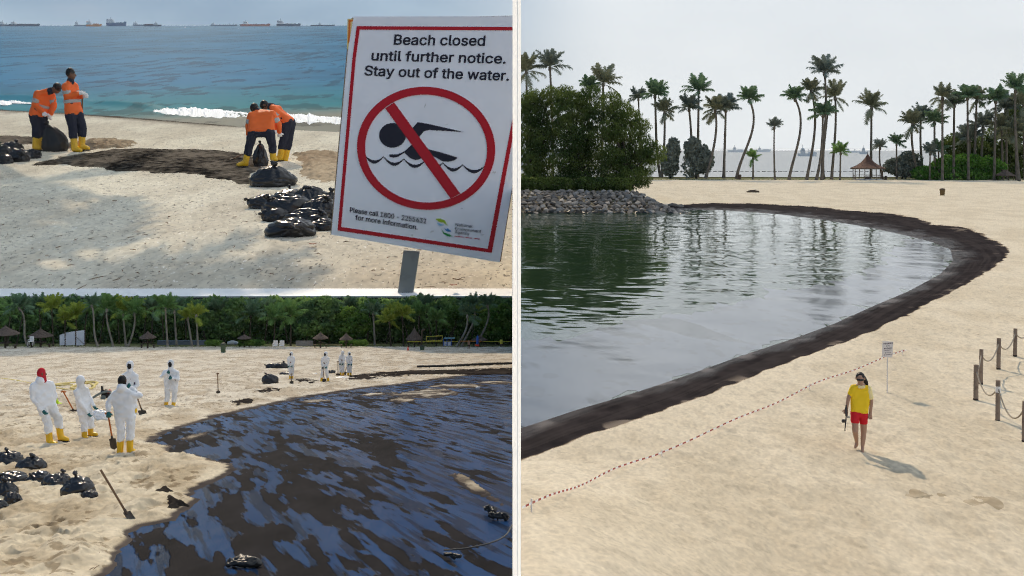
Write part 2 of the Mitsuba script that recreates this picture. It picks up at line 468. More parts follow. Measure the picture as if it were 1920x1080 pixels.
def beach_height(x, y):
    sh = x.shape
    x, y = x.ravel(), y.ravel()
    w = np.clip(y / 18, 0.6, 4)
    qx = x + (nz(x, y / 2, 0.22, 3, 3) * 0.22 + nz(x, y / 2, 1.2, 8, 2) * 0.25) * w
    qy = y + (nz(x, y / 2, 0.25, 6, 3) * 0.6 + nz(x, y / 2, 1.3, 7, 2) * 0.6) * w
    s = K_b.query(np.stack([qx, qy], 1))[0] * np.where(shapely.contains_xy(P_b, qx, qy), -1, 1)
    slope = 0.35 / np.clip(y / 16, 0.5, 5)
    z = np.clip(s * slope, -0.25, 0.0)
    foot = nz(x, y / 2.3, 0.20, 31, 3) + 0.7 * nz(x, y / 2.3, 0.62, 32, 2) + 0.5 * nz(x, y / 2, 2.6, 33, 2)
    tread = np.clip(nz(x, y / 2.0, 0.30, 41, 2) - 0.10, 0, 0.22) * 1.3
    k = np.clip(s / (0.4 * w), 0, 1)
    z = z + k * np.maximum(0.006, 0.075 + 0.17 * foot - 0.55 * tread) * np.clip(1.5 - y / 130, 0.55, 1.2)
    px, py = CX + F * x / y, HOR + F * (CZ - ground('B', y)) / y
    for ix, iy, rx, ry, sk in ISLES:
        c = at('B', ix, iy)
        m = c[1] / F
        ry_m = at('B', ix, iy - ry)[1] - c[1]
        ex, ey = (x - c[0]) / (rx * m), (y - c[1]) / ry_m
        ex, ey = ex + 0.0, ey + sk * ex
        q = 1 - np.sqrt(ex ** 2 + ey ** 2) + 1.5 * nz(x / 1.0, y / 3.0, rx * m * 0.3, 51, 4)
        z = np.maximum(z, np.clip(q, -1, 0.35) * 0.12 + BW - 0.01)
    z = np.where(y < 8, np.minimum(z, 0.02), z)
    return z.reshape(sh)


u = np.linspace(-0.50, -0.00002, 700)
yy = depth('B', np.concatenate([np.arange(1500, 1090, -12), np.arange(1090, 760, -0.8), np.arange(760, 648, -0.6), [646, 644.5, 643.2]]))
yy = np.append(yy, 174.9)
D, U = np.meshgrid(yy, u, indexing='ij')
X = U * D
Zb = ground('B', D) + beach_height(X, D)
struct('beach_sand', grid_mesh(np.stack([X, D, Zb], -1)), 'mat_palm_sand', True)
yw = np.linspace(6.5, 84, 80)
xw = np.linspace(-0.46, -0.00002, 60)
DW, UW = np.meshgrid(yw, xw, indexing='ij')
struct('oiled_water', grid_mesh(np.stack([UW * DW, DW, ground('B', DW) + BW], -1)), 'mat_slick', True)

# ------------------------------------------------------------------ the upper beach at the top left
D_EDGE0, D_EDGE1 = float(depth('T', 555)), float(depth('T', 539.8))
u = np.linspace(-0.50, -0.00002, 420)
yy = depth('T', np.concatenate([[541], np.arange(540, 186, -1.0)]))
D, U = np.meshgrid(yy, u, indexing='ij')
X = U * D
T_EDGE = [(-200, 196), (0, 207), (60, 210), (130, 214), (200, 219), (300, 227), (400, 235), (460, 240), (560, 246), (640, 250), (800, 262), (1000, 272)]
te = at('T', *np.array(T_EDGE).T)[:, :2]
shore_d = np.interp(X, te[:, 0], te[:, 1])
rag = nz(X, D, 9, 3, 4) * 9
Zs = ground('T', D) + np.clip((shore_d + rag - D) * 0.05, -4, 0.0)
hill = nz(X, D / 2, 2.2, 61, 3) * 0.55 + nz(X, D / 2, 9.0, 62, 2) * 0.9 + np.maximum(0, nz(X, D, 3.2, 63, 3)) * 2.2 * np.exp(-((D - 385) / 22) ** 2)
Zs = Zs + np.clip((shore_d - D) / 30, 0, 1) * np.clip((D - D_EDGE1 + 0.6) / 8, 0, 1) * (0.4 + np.maximum(hill, -0.4)) * np.clip(1.3 - D / 700, 0.4, 1)
upper = struct('upper_sand', grid_mesh(np.stack([X, D, Zs], -1)), 'mat_upper_sand', True)
yy = np.concatenate([np.linspace(440, 1000, 150), np.geomspace(1004, 11275, 150)])
u = np.linspace(-0.62, -0.000005, 260)
D, U = np.meshgrid(yy, u, indexing='ij')
X = U * D
sw = nz(X / 3.0, D, 30, 71, 3) * 0.9 * np.clip((D - 560) / 200, 0, 1) * np.clip(2.5 - D / 1500, 0, 1)
# the last swell before the beach
brk = np.interp(X, te[:, 0], te[:, 1]) + 62 + 12 * np.sin(X / 60)
sw = sw + 4.2 * np.exp(-((D - brk) / 9) ** 2) * np.clip(0.6 + 2 * nz(X, X * 0, 70, 72), 0.1, 1)
struct('sea', grid_mesh(np.stack([X, D, ground('T', D) - 0.4 + sw], -1)), 'mat_sea', True)


def wedge(y0, y1, zf, zb, xl, xr, bottom):
    return tri(manifold3d.Manifold.hull_points(np.array([[x, y, z] for x in (xl, xr) for y, z in ((y0, zf), (y1, zb), (y0, bottom), (y1, bottom))], float)))


zf, zb = float(ground('T', D_EDGE0)), float(ground('T', D_EDGE1))
struct('promenade', wedge(D_EDGE0, D_EDGE1, zf, zb, -130, -0.004, zf - 0.2), 'mat_white_paint')  # added white dividing strip, laid flat so the sun whitens it
w = thing('retaining_wall', 'added wall behind the palms, painted dark as shade between trees, carrying the upper beach', 'wall')
add(w, wedge(D_EDGE0 + 0.05, D_EDGE0 + 1.2, zf - 0.22, zf - 0.22, -130, -0.004, float(ground('B', 175.0)) - 3), 'mat_shade_wall')  # added wall, toned dark as shade behind the trees
w = thing('boundary_wall', 'low concrete wall between the bay sand and the oiled beach', 'wall')
bw = []
for a, b in zip(np.linspace(24, 640, 40)[:-1], np.linspace(24, 640, 40)[1:]):
    lo = min(float(ground('B', min(a, 175.0))), float(ground('B', min(b, 175.0))), -1.0) - 2
    bw.append(wedge(a, b - 0.02, 0.0, 0.0, 0.002, 0.018, lo))
mat('mat_concrete', stained((0.55, 0.54, 0.52), (0.4, 0.39, 0.37), 1.5), 0.8)
add(w, cat(bw), 'mat_concrete')
w = thing('white_banner', 'added tall narrow white divider strip hanging between the bay and the two beaches', 'banner')
scene['mat_divider'] = {'type': 'principledthin', 'base_color': {'type': 'rgb', 'value': [0.89, 0.93, 0.98]}, 'roughness': 0.8, 'diff_trans': 1.7, 'spec_trans': 0.0, 'eta': 1.3}  # added divider, translucent so the sun behind whitens it
BD = 11.1
zz, ww = np.meshgrid(np.linspace(1.95, 7.75, 40), np.linspace(-1, 1, 9), indexing='ij')
part(w, 'cloth', grid_mesh(np.stack([0.0454 + 0.0398 * ww, BD + 0.008 * (1 - ww ** 2) + 0.002 * np.sin(zz * 3), zz], -1)), 'mat_divider', True)
part(w, 'rod', tube([[0.0454, BD + 0.03, 1.8], [0.0454, BD + 0.03, 7.9]], 0.003, 8), 'mat_white_paint', 40)
part(w, 'crossbar', tube([[0.0, BD, 7.77], [0.092, BD, 7.77]], 0.006, 8), 'mat_white_paint', 40)
# ------------------------------------------------------------------ vegetation
def leaf_mat(name, c, trans, rough=0.55):
    scene[name] = {'type': 'principledthin', 'base_color': c if isinstance(c, dict) else {'type': 'rgb', 'value': list(c)}, 'roughness': rough, 'diff_trans': trans, 'spec_trans': 0.0, 'eta': 1.35}
    return name


def leafy(a, b, s):
    def fn(p, n, uv):
        return mix(a, b, smoothstep(0.3, 0.7, fbm(p.x / s, p.y / s, p.z / s, 3)))
    return proc(fn)


leaf_mat('mat_frond_grey', (0.20, 0.245, 0.215), 0.3)
leaf_mat('mat_frond_dull', (0.24, 0.265, 0.18), 0.3)
leaf_mat('mat_frond_green', (0.19, 0.33, 0.11), 0.7)
leaf_mat('mat_frond_yellow', (0.34, 0.42, 0.08), 0.8)
leaf_mat('mat_frond_deep', (0.16, 0.26, 0.15), 0.5)
leaf_mat('mat_frond_dry', (0.16, 0.12, 0.06), 0.5)
leaf_mat('mat_leaf_mangrove', leafy((0.07, 0.115, 0.035), (0.17, 0.22, 0.06), 1.6), 0.8)
leaf_mat('mat_leaf_forest', leafy((0.11, 0.21, 0.10), (0.27, 0.42, 0.13), 1.2), 0.9)
leaf_mat('mat_leaf_bright', leafy((0.09, 0.19, 0.045), (0.20, 0.33, 0.07), 0.9), 0.8)
leaf_mat('mat_leaf_hedge', leafy((0.08, 0.21, 0.04), (0.16, 0.33, 0.06), 1.1), 0.6)
leaf_mat('mat_leaf_sage', leafy((0.17, 0.205, 0.18), (0.26, 0.30, 0.26), 0.8), 0.4)
mat('mat_trunk_palm', stained((0.17, 0.15, 0.125), (0.08, 0.07, 0.06), 0.6, 0.8), 0.9)
mat('mat_trunk_pale', stained((0.30, 0.275, 0.235), (0.15, 0.135, 0.11), 0.5, 0.8), 0.9)
mat('mat_trunk_dark', stained((0.075, 0.06, 0.045), (0.035, 0.03, 0.022), 0.5, 0.8), 0.9)


def frond_mesh(el, droop, seed, pairs=24, wide=0.050, leaf=0.36):
    """One palm frond of unit length growing along +x: an arched rib with hanging leaflets."""
    r = np.random.default_rng(seed)
    s = np.linspace(0, 1, 12)
    ang = np.radians(el) - np.radians(droop) * s ** 1.4
    dx, dz = np.cos(ang), np.sin(ang)
    x = np.concatenate([[0], np.cumsum((dx[1:] + dx[:-1]) / 2 / 11)])
    z = np.concatenate([[0], np.cumsum((dz[1:] + dz[:-1]) / 2 / 11)])
    y = 0.06 * np.sin(s * 2 + r.uniform(0, 6)) * s
    rib = np.stack([x, y, z], 1)
    parts_ = [tube(rib, 0.013 * (1.15 - s), 4, False)]
    V, Fc = [], []
    for k in range(pairs):
        t = 0.16 + 0.84 * (k + 0.5) / pairs
        p = np.array([np.interp(t, s, rib[:, i]) for i in range(3)])
        a = np.interp(t, s, ang)
        fwd = np.array([math.cos(a), 0, math.sin(a)])
        up = np.array([-math.sin(a), 0, math.cos(a)])
        L = leaf * (math.sin(math.pi * (0.22 + 0.72 * t)) ** 0.7) * r.uniform(0.8, 1.1)
        for sg in (-1, 1):
            side = np.array([0, sg, 0.0])
            hang = r.uniform(0.1, 0.75)
            out = fwd * r.uniform(0.45, 0.75) + side * 0.75 + up * (0.25 - hang)
            out /= np.linalg.norm(out)
            b = len(V)
            mid = p + out * L * 0.45 + np.array([0, 0, -0.01])
            tip = p + out * L + np.array([0, 0, -hang * L * 0.55])
            V += [p - fwd * wide * 0.4, p + fwd * wide * 0.4, mid + fwd * wide * 0.6, mid - fwd * wide * 0.6, tip]
            Fc += [[b, b + 1, b + 2], [b, b + 2, b + 3], [b + 3, b + 2, b + 4]]
    parts_.append(trimesh.Trimesh(np.array(V), np.array(Fc), process=False))
    return cat(parts_)


FROND = {}
for i, (el, dr_) in enumerate([(80, 18), (72, 38), (60, 50), (46, 60), (30, 64), (10, 60), (-14, 46), (-44, 25), (66, 28), (42, 40)]):
    FROND[i] = mikit.ply(frond_mesh(el, dr_, 40 + i), None, False)
FROND_BIG = {}
for i, (el, dr_) in enumerate([(80, 18), (72, 38), (60, 50), (46, 60), (30, 64), (10, 60), (-14, 46), (-44, 25), (66, 28), (42, 40)]):
    FROND_BIG[i] = mikit.ply(frond_mesh(el, dr_, 70 + i, 30, 0.034, 0.28), None, False)


def palm(label, group, base, crown, d, L, n=18, leafmat='mat_frond_grey', trunk='mat_trunk_palm', bend=(0.0, 0.0), w=5.0, seed=0, lift=0, separate=True, dry=0, name='palm_tree', dbase=None, blow=0.0):
    """base, crown: where trunk foot and crown heart show (pixels) at distance d; L: frond length in pixels."""
    k = thing(name, label, 'palm tree', group)
    r = np.random.default_rng(1000 + seed)
    m = d / F
    b, c = (spot(*base, d) if len(base) == 2 else np.array(base)), spot(*crown, d)
    mid1, mid2 = b + (c - b) * 0.35 + np.array([bend[0] * m, 0, 0]), b + (c - b) * 0.7 + np.array([bend[1] * m, 0, 0])
    pts = bezier([b - [0, 0, 0.3 * m * 5], mid1, mid2, c], 18)
    s = np.linspace(0, 1, 18)
    rad = w / 2 * m * (1.0 - 0.32 * s + 0.35 * np.exp(-s * 14)) * (1 + 0.04 * np.sin(np.arange(18) * 2.4))
    part(k, 'trunk', tube(pts, rad, 8), trunk, 50)
    az0 = r.uniform(0, 360)
    meshes = []
    lib = FROND_BIG if L * 0.533 > 18 else FROND
    kinds = [0, 8, 1, 2, 0, 8, 1, 9, 2, 1, 4, 8, 3, 0, 6, 9, 1, 5, 2, 7, 8, 3, 1, 6, 0][:n]
    for i in range(n):
        kind = kinds[i]
        if lift and kind in (7, 6):
            kind = 4 if kind == 6 else 3
        az = az0 + i * 137.5 + r.uniform(-14, 14)
        sc = float(L * m * r.uniform(0.86, 1.12) * (1.0 if kind == 0 else 1))
        tw = T().translate(c.tolist()).rotate([0, 0, 1], az).rotate([1, 0, 0], r.uniform(-15, 15)).scale(sc)
        if blow:
            tw = T().translate(c.tolist()).rotate([0, 1, 0], blow).rotate([0, 0, 1], az).rotate([1, 0, 0], r.uniform(-15, 15)).scale(sc)
        mt = 'mat_frond_dry' if (kind == 7 and dry) else leafmat
        if separate:
            part(k, 'frond', lib[kind], mt, tw=tw)
        else:
            v, f = meshkit.WRITTEN[lib[kind]['filename']][:2]
            mm = np.array(tw.matrix, float)
            meshes.append(trimesh.Trimesh(v @ mm[:3, :3].T + mm[:3, 3], f, process=False))
    if meshes:
        part(k, 'crown', cat(meshes), leafmat)
    # nuts and old leaf bases under the crown
    part(k, 'crownshaft', tri(hull((c + [0, 0, -2.2 * m], 0.62 * w * m), (c + [0, 0, 2.0 * m], 0.42 * w * m))), trunk, True)
    return k


def foliage(lobes, n, size, seed, droop=0.0, thin=0.45, gap=0.35):
    """Many leaf-sized faces through the volume of some lobes (centre, radii), clumped by noise."""
    r = np.random.default_rng(seed)
    vol = np.array([np.prod(l[1]) ** (2 / 3) for l in lobes])
    counts = np.maximum(30, (n * 1.7 * vol / vol.sum()).astype(int))
    P, N = [], []
    for (c, rad), q in zip(lobes, counts):
        u = r.normal(size=(q, 3))
        u /= np.linalg.norm(u, axis=1, keepdims=True)
        t = 1 - 0.5 * r.random(q) ** 1.8
        bump = 1 + 0.30 * (meshkit.fbm(u * 2.3 + np.asarray(c) * 0.37, 3, seed) - 0.5) * 2
        P.append(np.asarray(c) + u * np.asarray(rad) * (t * bump)[:, None])
        N.append(u)
    P, N = np.vstack(P), np.vstack(N)
    s = np.mean([np.mean(l[1]) for l in lobes])
    keep = meshkit.fbm(P / (s * 0.33) + 5.1, 2, seed + 1) > gap
    P, N = P[keep][: int(n * 1.2)], N[keep][: int(n * 1.2)]
    q = len(P)
    a = r.normal(size=(q, 3)) + np.array([0, 0, -droop * 2.5]) + N * 0.5
    a /= np.linalg.norm(a, axis=1, keepdims=True)
    b = np.cross(a, N + 0.7 * r.normal(size=(q, 3)))
    b /= np.linalg.norm(b, axis=1, keepdims=True) + 1e-9
    sz = size * r.uniform(0.6, 1.35, q)[:, None]
    V = np.stack([P - a * sz * 0.5, P + b * sz * thin * 0.5, P + a * sz * 0.5, P - b * sz * thin * 0.5], 1).reshape(-1, 3)
    i = np.arange(q)[:, None] * 4
    return trimesh.Trimesh(V, np.vstack([i + [0, 1, 2], i + [0, 2, 3]]), process=False)


def limbs(base, lobes, w, seed, trunk_top=None):
    """A tapered trunk that forks into one limb for each lobe."""
    r = np.random.default_rng(seed)
    base = np.asarray(base, float)
    top = np.mean([l[0] for l in lobes], axis=0)
    fork = base + (top - base) * 0.45 if trunk_top is None else np.asarray(trunk_top)
    out = [tube(bezier([base - [0, 0, w], base + (fork - base) * 0.5 + r.normal(size=3) * w * 0.5, fork], 8), np.linspace(w, w * 0.7, 8), 8)]
    for c, rad in lobes:
        c = np.asarray(c)
        out.append(tube(bezier([fork, fork + (c - fork) * 0.5 + r.normal(size=3) * w, c + np.asarray(rad) * [0, 0, 0.3]], 7), np.linspace(w * 0.6, w * 0.12, 7), 6))
    return cat(out)


def tree(name, label, group, base, lobes_px, d, n, leaf_px, leafmat, trunk='mat_trunk_dark', w=4.0, seed=0, droop=0.0, thin=0.45, gap=0.35, category='tree', deep=0.8):
    """lobes_px: (px, py, depth offset, rx, ry) in pixels at distance d."""
    m = d / F
    k = thing(name, label, category, group)
    lobes = []
    for px, py, dy, rx, ry in lobes_px:
        c = spot(px, py, d)
        lobes.append((c + [0, dy * m, 0], np.array([rx, rx * deep, ry]) * m))
    part(k, 'trunk', limbs(spot(*base, d) if len(base) == 2 else base, lobes, w * m, seed), trunk, 50)
    part(k, 'crown', foliage(lobes, n, leaf_px * m, seed, droop, thin, gap), leafmat)
    return k


# ---- palms of the bay (foot, crown heart, frond length, bends), all in photograph pixels
d0 = 238.0
BAY = [  # crown, foot, L, bend
    ((987, 135), (990, 340), 36, (0, 0), 258, 'leftmost palm, its crown rising above the mangrove clump beside the white divider strip'),
    ((1031, 128), (1036, 340), 37, (2, 2), 258, 'palm with a wide ragged crown above the top of the mangrove clump'),
    ((1106, 165), (1102, 340), 24, (0, 0), 260, 'half hidden palm leaning left behind the mangrove clump'),
    ((1131, 158), (1128, 340), 36, (0, 0), 258, 'palm with swept fronds above the right half of the mangrove clump'),
    ((1197, 186), (1204, 338), 22, (0, 0), 262, 'small pale palm at the right shoulder of the mangrove clump'),
    ((1228, 180), (1240, 338), 30, (-4, -2), 256, 'palm just right of the mangrove clump, taller of the pair'),
    ((1246, 212), (1240, 336), 27, (2, 2), 252, 'palm just right of the mangrove clump, shorter of the pair'),
    ((1292, 205), (1297, 335), 27, (2, 2), 248, 'palm behind the grey shrub, left and lower of a crossing pair'),
    ((1310, 172), (1308, 334), 32, (0, 0), 250, 'tall palm behind the grey shrub, upper of a crossing pair'),
    ((1341, 207), (1323, 333), 28, (6, 7), 240, 'palm with a strongly curved trunk next to the grey shrub'),
    ((1361, 206), (1357, 333), 28, (0, 0), 241, 'straight palm between the curved palm and the leaning S shaped palm'),
    ((1405, 188), (1381, 334), 27, (8, 15), 239, 'isolated palm with an S shaped leaning trunk on the grass strip'),
    ((1412, 297), (1412, 335), 17, (0, 0), 239, 'knee high young palm with bright fronds, left of the middle of the beach'),
    ((1452, 238), (1453, 337), 17, (-1, -1), 238, 'thin small crowned palm standing alone in the middle of the bay'),
    ((1491, 186), (1479, 338), 25, (9, 14), 238, 'curved palm, first of the tall cluster in the middle'),
    ((1521, 172), (1512, 338), 24, (8, 10), 238, 'curved palm, second of the tall cluster in the middle'),
    ((1546, 138), (1541, 338), 35, (2, 4), 237, 'tallest palm of the bay with the highest crown'),
    ((1543, 216), (1530, 338), 26, (4, 3), 236, 'low crowned palm in front of the tallest palm'),
    ((1566, 184), (1559, 338), 31, (2, 3), 239, 'dense crowned palm right of the tallest palm'),
    ((1552, 212), (1546, 338), 18, (-4, -2), 242, 'slender palm hidden behind the tall cluster'),
    ((1576, 287), (1575, 339), 21, (0, 0), 237, 'young short palm between the tall cluster and the thatched pavilion'),
    ((1634, 203), (1633, 338), 33, (0, 0), 252, 'tall single palm rising behind the thatched pavilion'),
    ((1650, 277), (1657, 338), 17, (-3, -3), 240, 'short palm right behind the pavilion, nearest to its roof'),
    ((1681, 270), (1681, 338), 19, (0, 0), 241, 'short palm with a flat crown right of the pavilion'),
    ((1711, 234), (1724, 340), 27, (-4, -5), 240, 'leaning palm at the left end of the right hand palm group'),
    ((1727, 222), (1733, 340), 27, (-3, -3), 243, 'palm next to the leaning one at the left of the right hand group'),
    ((1752, 231), (1753, 340), 26, (0, 0), 238, 'middle height palm in front of the dark bush'),
    ((1767, 184), (1767, 343), 26, (0, 0), 232, 'straight pale trunked palm above the litter bin'),
    ((1789, 198), (1788, 341), 26, (0, 0), 236, 'palm right of the straight one above the litter bin'),
    ((1814, 184), (1816, 342), 27, (0, 0), 233, 'straight palm in front of the bright green hedge, left of two close crowns'),
    ((1831, 189), (1826, 341), 25, (0, 0), 238, 'palm in front of the bright green hedge, right of two close crowns'),
    ((1843, 240), (1838, 341), 32, (0, 0), 240, 'broad dark palm crown over the right part of the hedge'),
    ((1867, 190), (1864, 341), 28, (0, 0), 234, 'tall palm above the right end of the hedge'),
    ((1878, 242), (1880, 342), 33, (0, 0), 238, 'low broad palm crown in the dark right hand grove'),
    ((1886, 206), (1888, 342), 30, (0, 0), 240, 'palm half hidden in the right hand grove behind the front trunk'),
    ((1904, 170), (1912, 345), 33, (-3, -3), 228, 'tall palm at the right edge with a dark trunk'),
    ((1919, 200), (1922, 345), 34, (0, 0), 236, 'palm cut by the right edge of the picture'),
    ((1744, 288), (1743, 341), 20, (0, 0), 236, 'low palm in front of the dark round bush'),
    ((1760, 282), (1760, 341), 20, (0, 0), 238, 'low palm between the dark bush and the hedge'),
    ((1905, 252), (1906, 344), 30, (0, 0), 234, 'low palm crown crossing the front trunk at the right edge'),
    ((1818, 262), (1820, 342), 30, (0, 0), 240, 'low dark palm crown above the middle of the hedge')]
for i, (c, b, L, bend, d, lab) in enumerate(BAY):
    g = (('mat_frond_dull', 'mat_frond_grey', 'mat_frond_deep')[i % 3]) if i not in (12, 20) else 'mat_frond_green'
    palm(lab, 'palms of the bay', b, c, d, L * 1.1, 25 if L > 22 else 20, g, 'mat_trunk_palm', bend, 5.4 if L > 22 else 3.8, i, lift=1 if i % 3 else 0, name='coconut_palm', blow=3 if i % 2 else -2)
lab = 'dark feathery mangrove tree on the rocks, '


def mangrove(which, cx, x0, x1, prof, d, n, seed):
    r = np.random.default_rng(seed)
    lobes = []
    for x in np.arange(x0, x1 + 1, 21):
        top = np.interp(x, *zip(*prof))
        y = top + 24
        while y < 352:
            rr = r.uniform(19, 30)
            lobes.append((max(x + r.uniform(-9, 9), x0 + 8), y + r.uniform(-7, 7), r.uniform(-26, 16) - (y - top) * 0.06, rr, rr * r.uniform(0.75, 1.0)))
            y += 30
    tree('mangrove_tree', lab + which, 'mangrove clump', (cx, 354), lobes, d, n, 5.0, 'mat_leaf_mangrove', w=4, seed=seed, droop=0.8, thin=0.26, gap=0.42)


prof = [(970, 168), (1000, 160), (1040, 152), (1062, 166), (1080, 172), (1110, 164), (1140, 172), (1165, 186), (1185, 198), (1205, 222), (1218, 255), (1230, 292), (1240, 312)]
mangrove('next to the white divider strip', 1010, 985, 1046, prof, 140, 30000, 3)
mangrove('in the middle of the clump', 1092, 1050, 1132, prof, 138, 36000, 8)
mangrove('at the right end of the clump', 1180, 1136, 1226, prof, 136, 32000, 12)
for i, (x0, x1, lb) in enumerate([(985, 1090, 'low dark undergrowth along the top of the rock bank, left part'), (1095, 1215, 'low dark undergrowth along the top of the rock bank, right part')]):
    tree('undergrowth', lb, None, ((x0 + x1) / 2, 358), [(x, 346, 0, 15, 13) for x in range(x0, x1, 15)], 133, 7000, 5.5, 'mat_leaf_mangrove', w=1.5, seed=25 + i, droop=0.4, thin=0.4, gap=0.3, category='shrub')
tree('shrub', 'narrow grey green shrub beside the mangrove clump', None, (1258, 334), [(1262, 282, 0, 13, 24), (1256, 308, 0, 17, 24)], 245, 1800, 6.5, 'mat_leaf_sage', w=2, seed=15, thin=0.6, category='shrub')
tree('shrub', 'broad grey green shrub at the feet of the crossing palms', None, (1306, 334), [(1300, 280, 0, 17, 24), (1315, 300, -4, 22, 28), (1296, 312, 0, 18, 22)], 243, 3400, 6.5, 'mat_leaf_sage', w=2, seed=16, thin=0.6, category='shrub')
tree('shrub', 'grey sea almond shrub right of the thatched pavilion', None, (1690, 338), [(1676, 312, 0, 20, 15), (1704, 304, 0, 24, 20), (1696, 320, 0, 26, 14)], 243, 3000, 6, 'mat_leaf_sage', w=2, seed=17, thin=0.6, category='shrub')
tree('hedge', 'rounded bright green hedge under the right hand palms', None, (1800, 342), [(1735, 326, 0, 26, 15), (1775, 315, 0, 34, 22), (1815, 312, -4, 34, 24), (1855, 316, 0, 30, 22), (1795, 330, -8, 60, 12)], 239, 12000, 4.6, 'mat_leaf_hedge', w=2, seed=18, thin=0.6, gap=0.3, category='hedge')
tree('dense_tree', 'dark broad tree filling the grove at the right edge', None, (1895, 343), [(1880, 275, 10, 40, 40), (1915, 260, 8, 34, 60), (1905, 318, 0, 40, 24), (1890, 330, -4, 34, 14), (1800, 275, 14, 34, 26), (1840, 285, 14, 40, 28), (1915, 225, 8, 24, 40), (1868, 300, 0, 30, 36)], 248, 18000, 5.5, 'mat_leaf_mangrove', w=4, seed=19, thin=0.5, gap=0.38)
# ------------------------------------------------------------------ people
mat('mat_skin', (0.16, 0.085, 0.055), 0.5)
mat('mat_skin_light', (0.40, 0.24, 0.17), 0.5)
mat('mat_hair', (0.012, 0.010, 0.010), 0.45)
mat('mat_orange', (0.88, 0.16, 0.03), 0.6, sheen=0.2)
mat('mat_navy', (0.018, 0.022, 0.042), 0.8)
mat('mat_yellow_boot', stained((0.78, 0.47, 0.02), (0.45, 0.27, 0.03), 0.25, 0.5), 0.38, 0.5)
mat('mat_boot_sole', (0.03, 0.028, 0.025), 0.7)
mat('mat_suit', stained((0.82, 0.84, 0.88), (0.58, 0.58, 0.57), 0.35, 0.55), 0.75)
mat('mat_glove_white', (0.75, 0.75, 0.76), 0.8)
mat('mat_glove_teal', (0.015, 0.12, 0.13), 0.5)
mat('mat_band', (0.42, 0.43, 0.44), 0.4)
mat('mat_red_cloth', (0.50, 0.022, 0.035), 0.8)
mat('mat_black_cloth', (0.018, 0.017, 0.018), 0.8)
mat('mat_yellow_shirt', (0.88, 0.60, 0.02), 0.75)
mat('mat_cream', (0.85, 0.72, 0.36), 0.75)
mat('mat_red_shorts', (0.60, 0.015, 0.025), 0.75)
mat('mat_lens', (0.01, 0.01, 0.012), 0.1, 0.6)


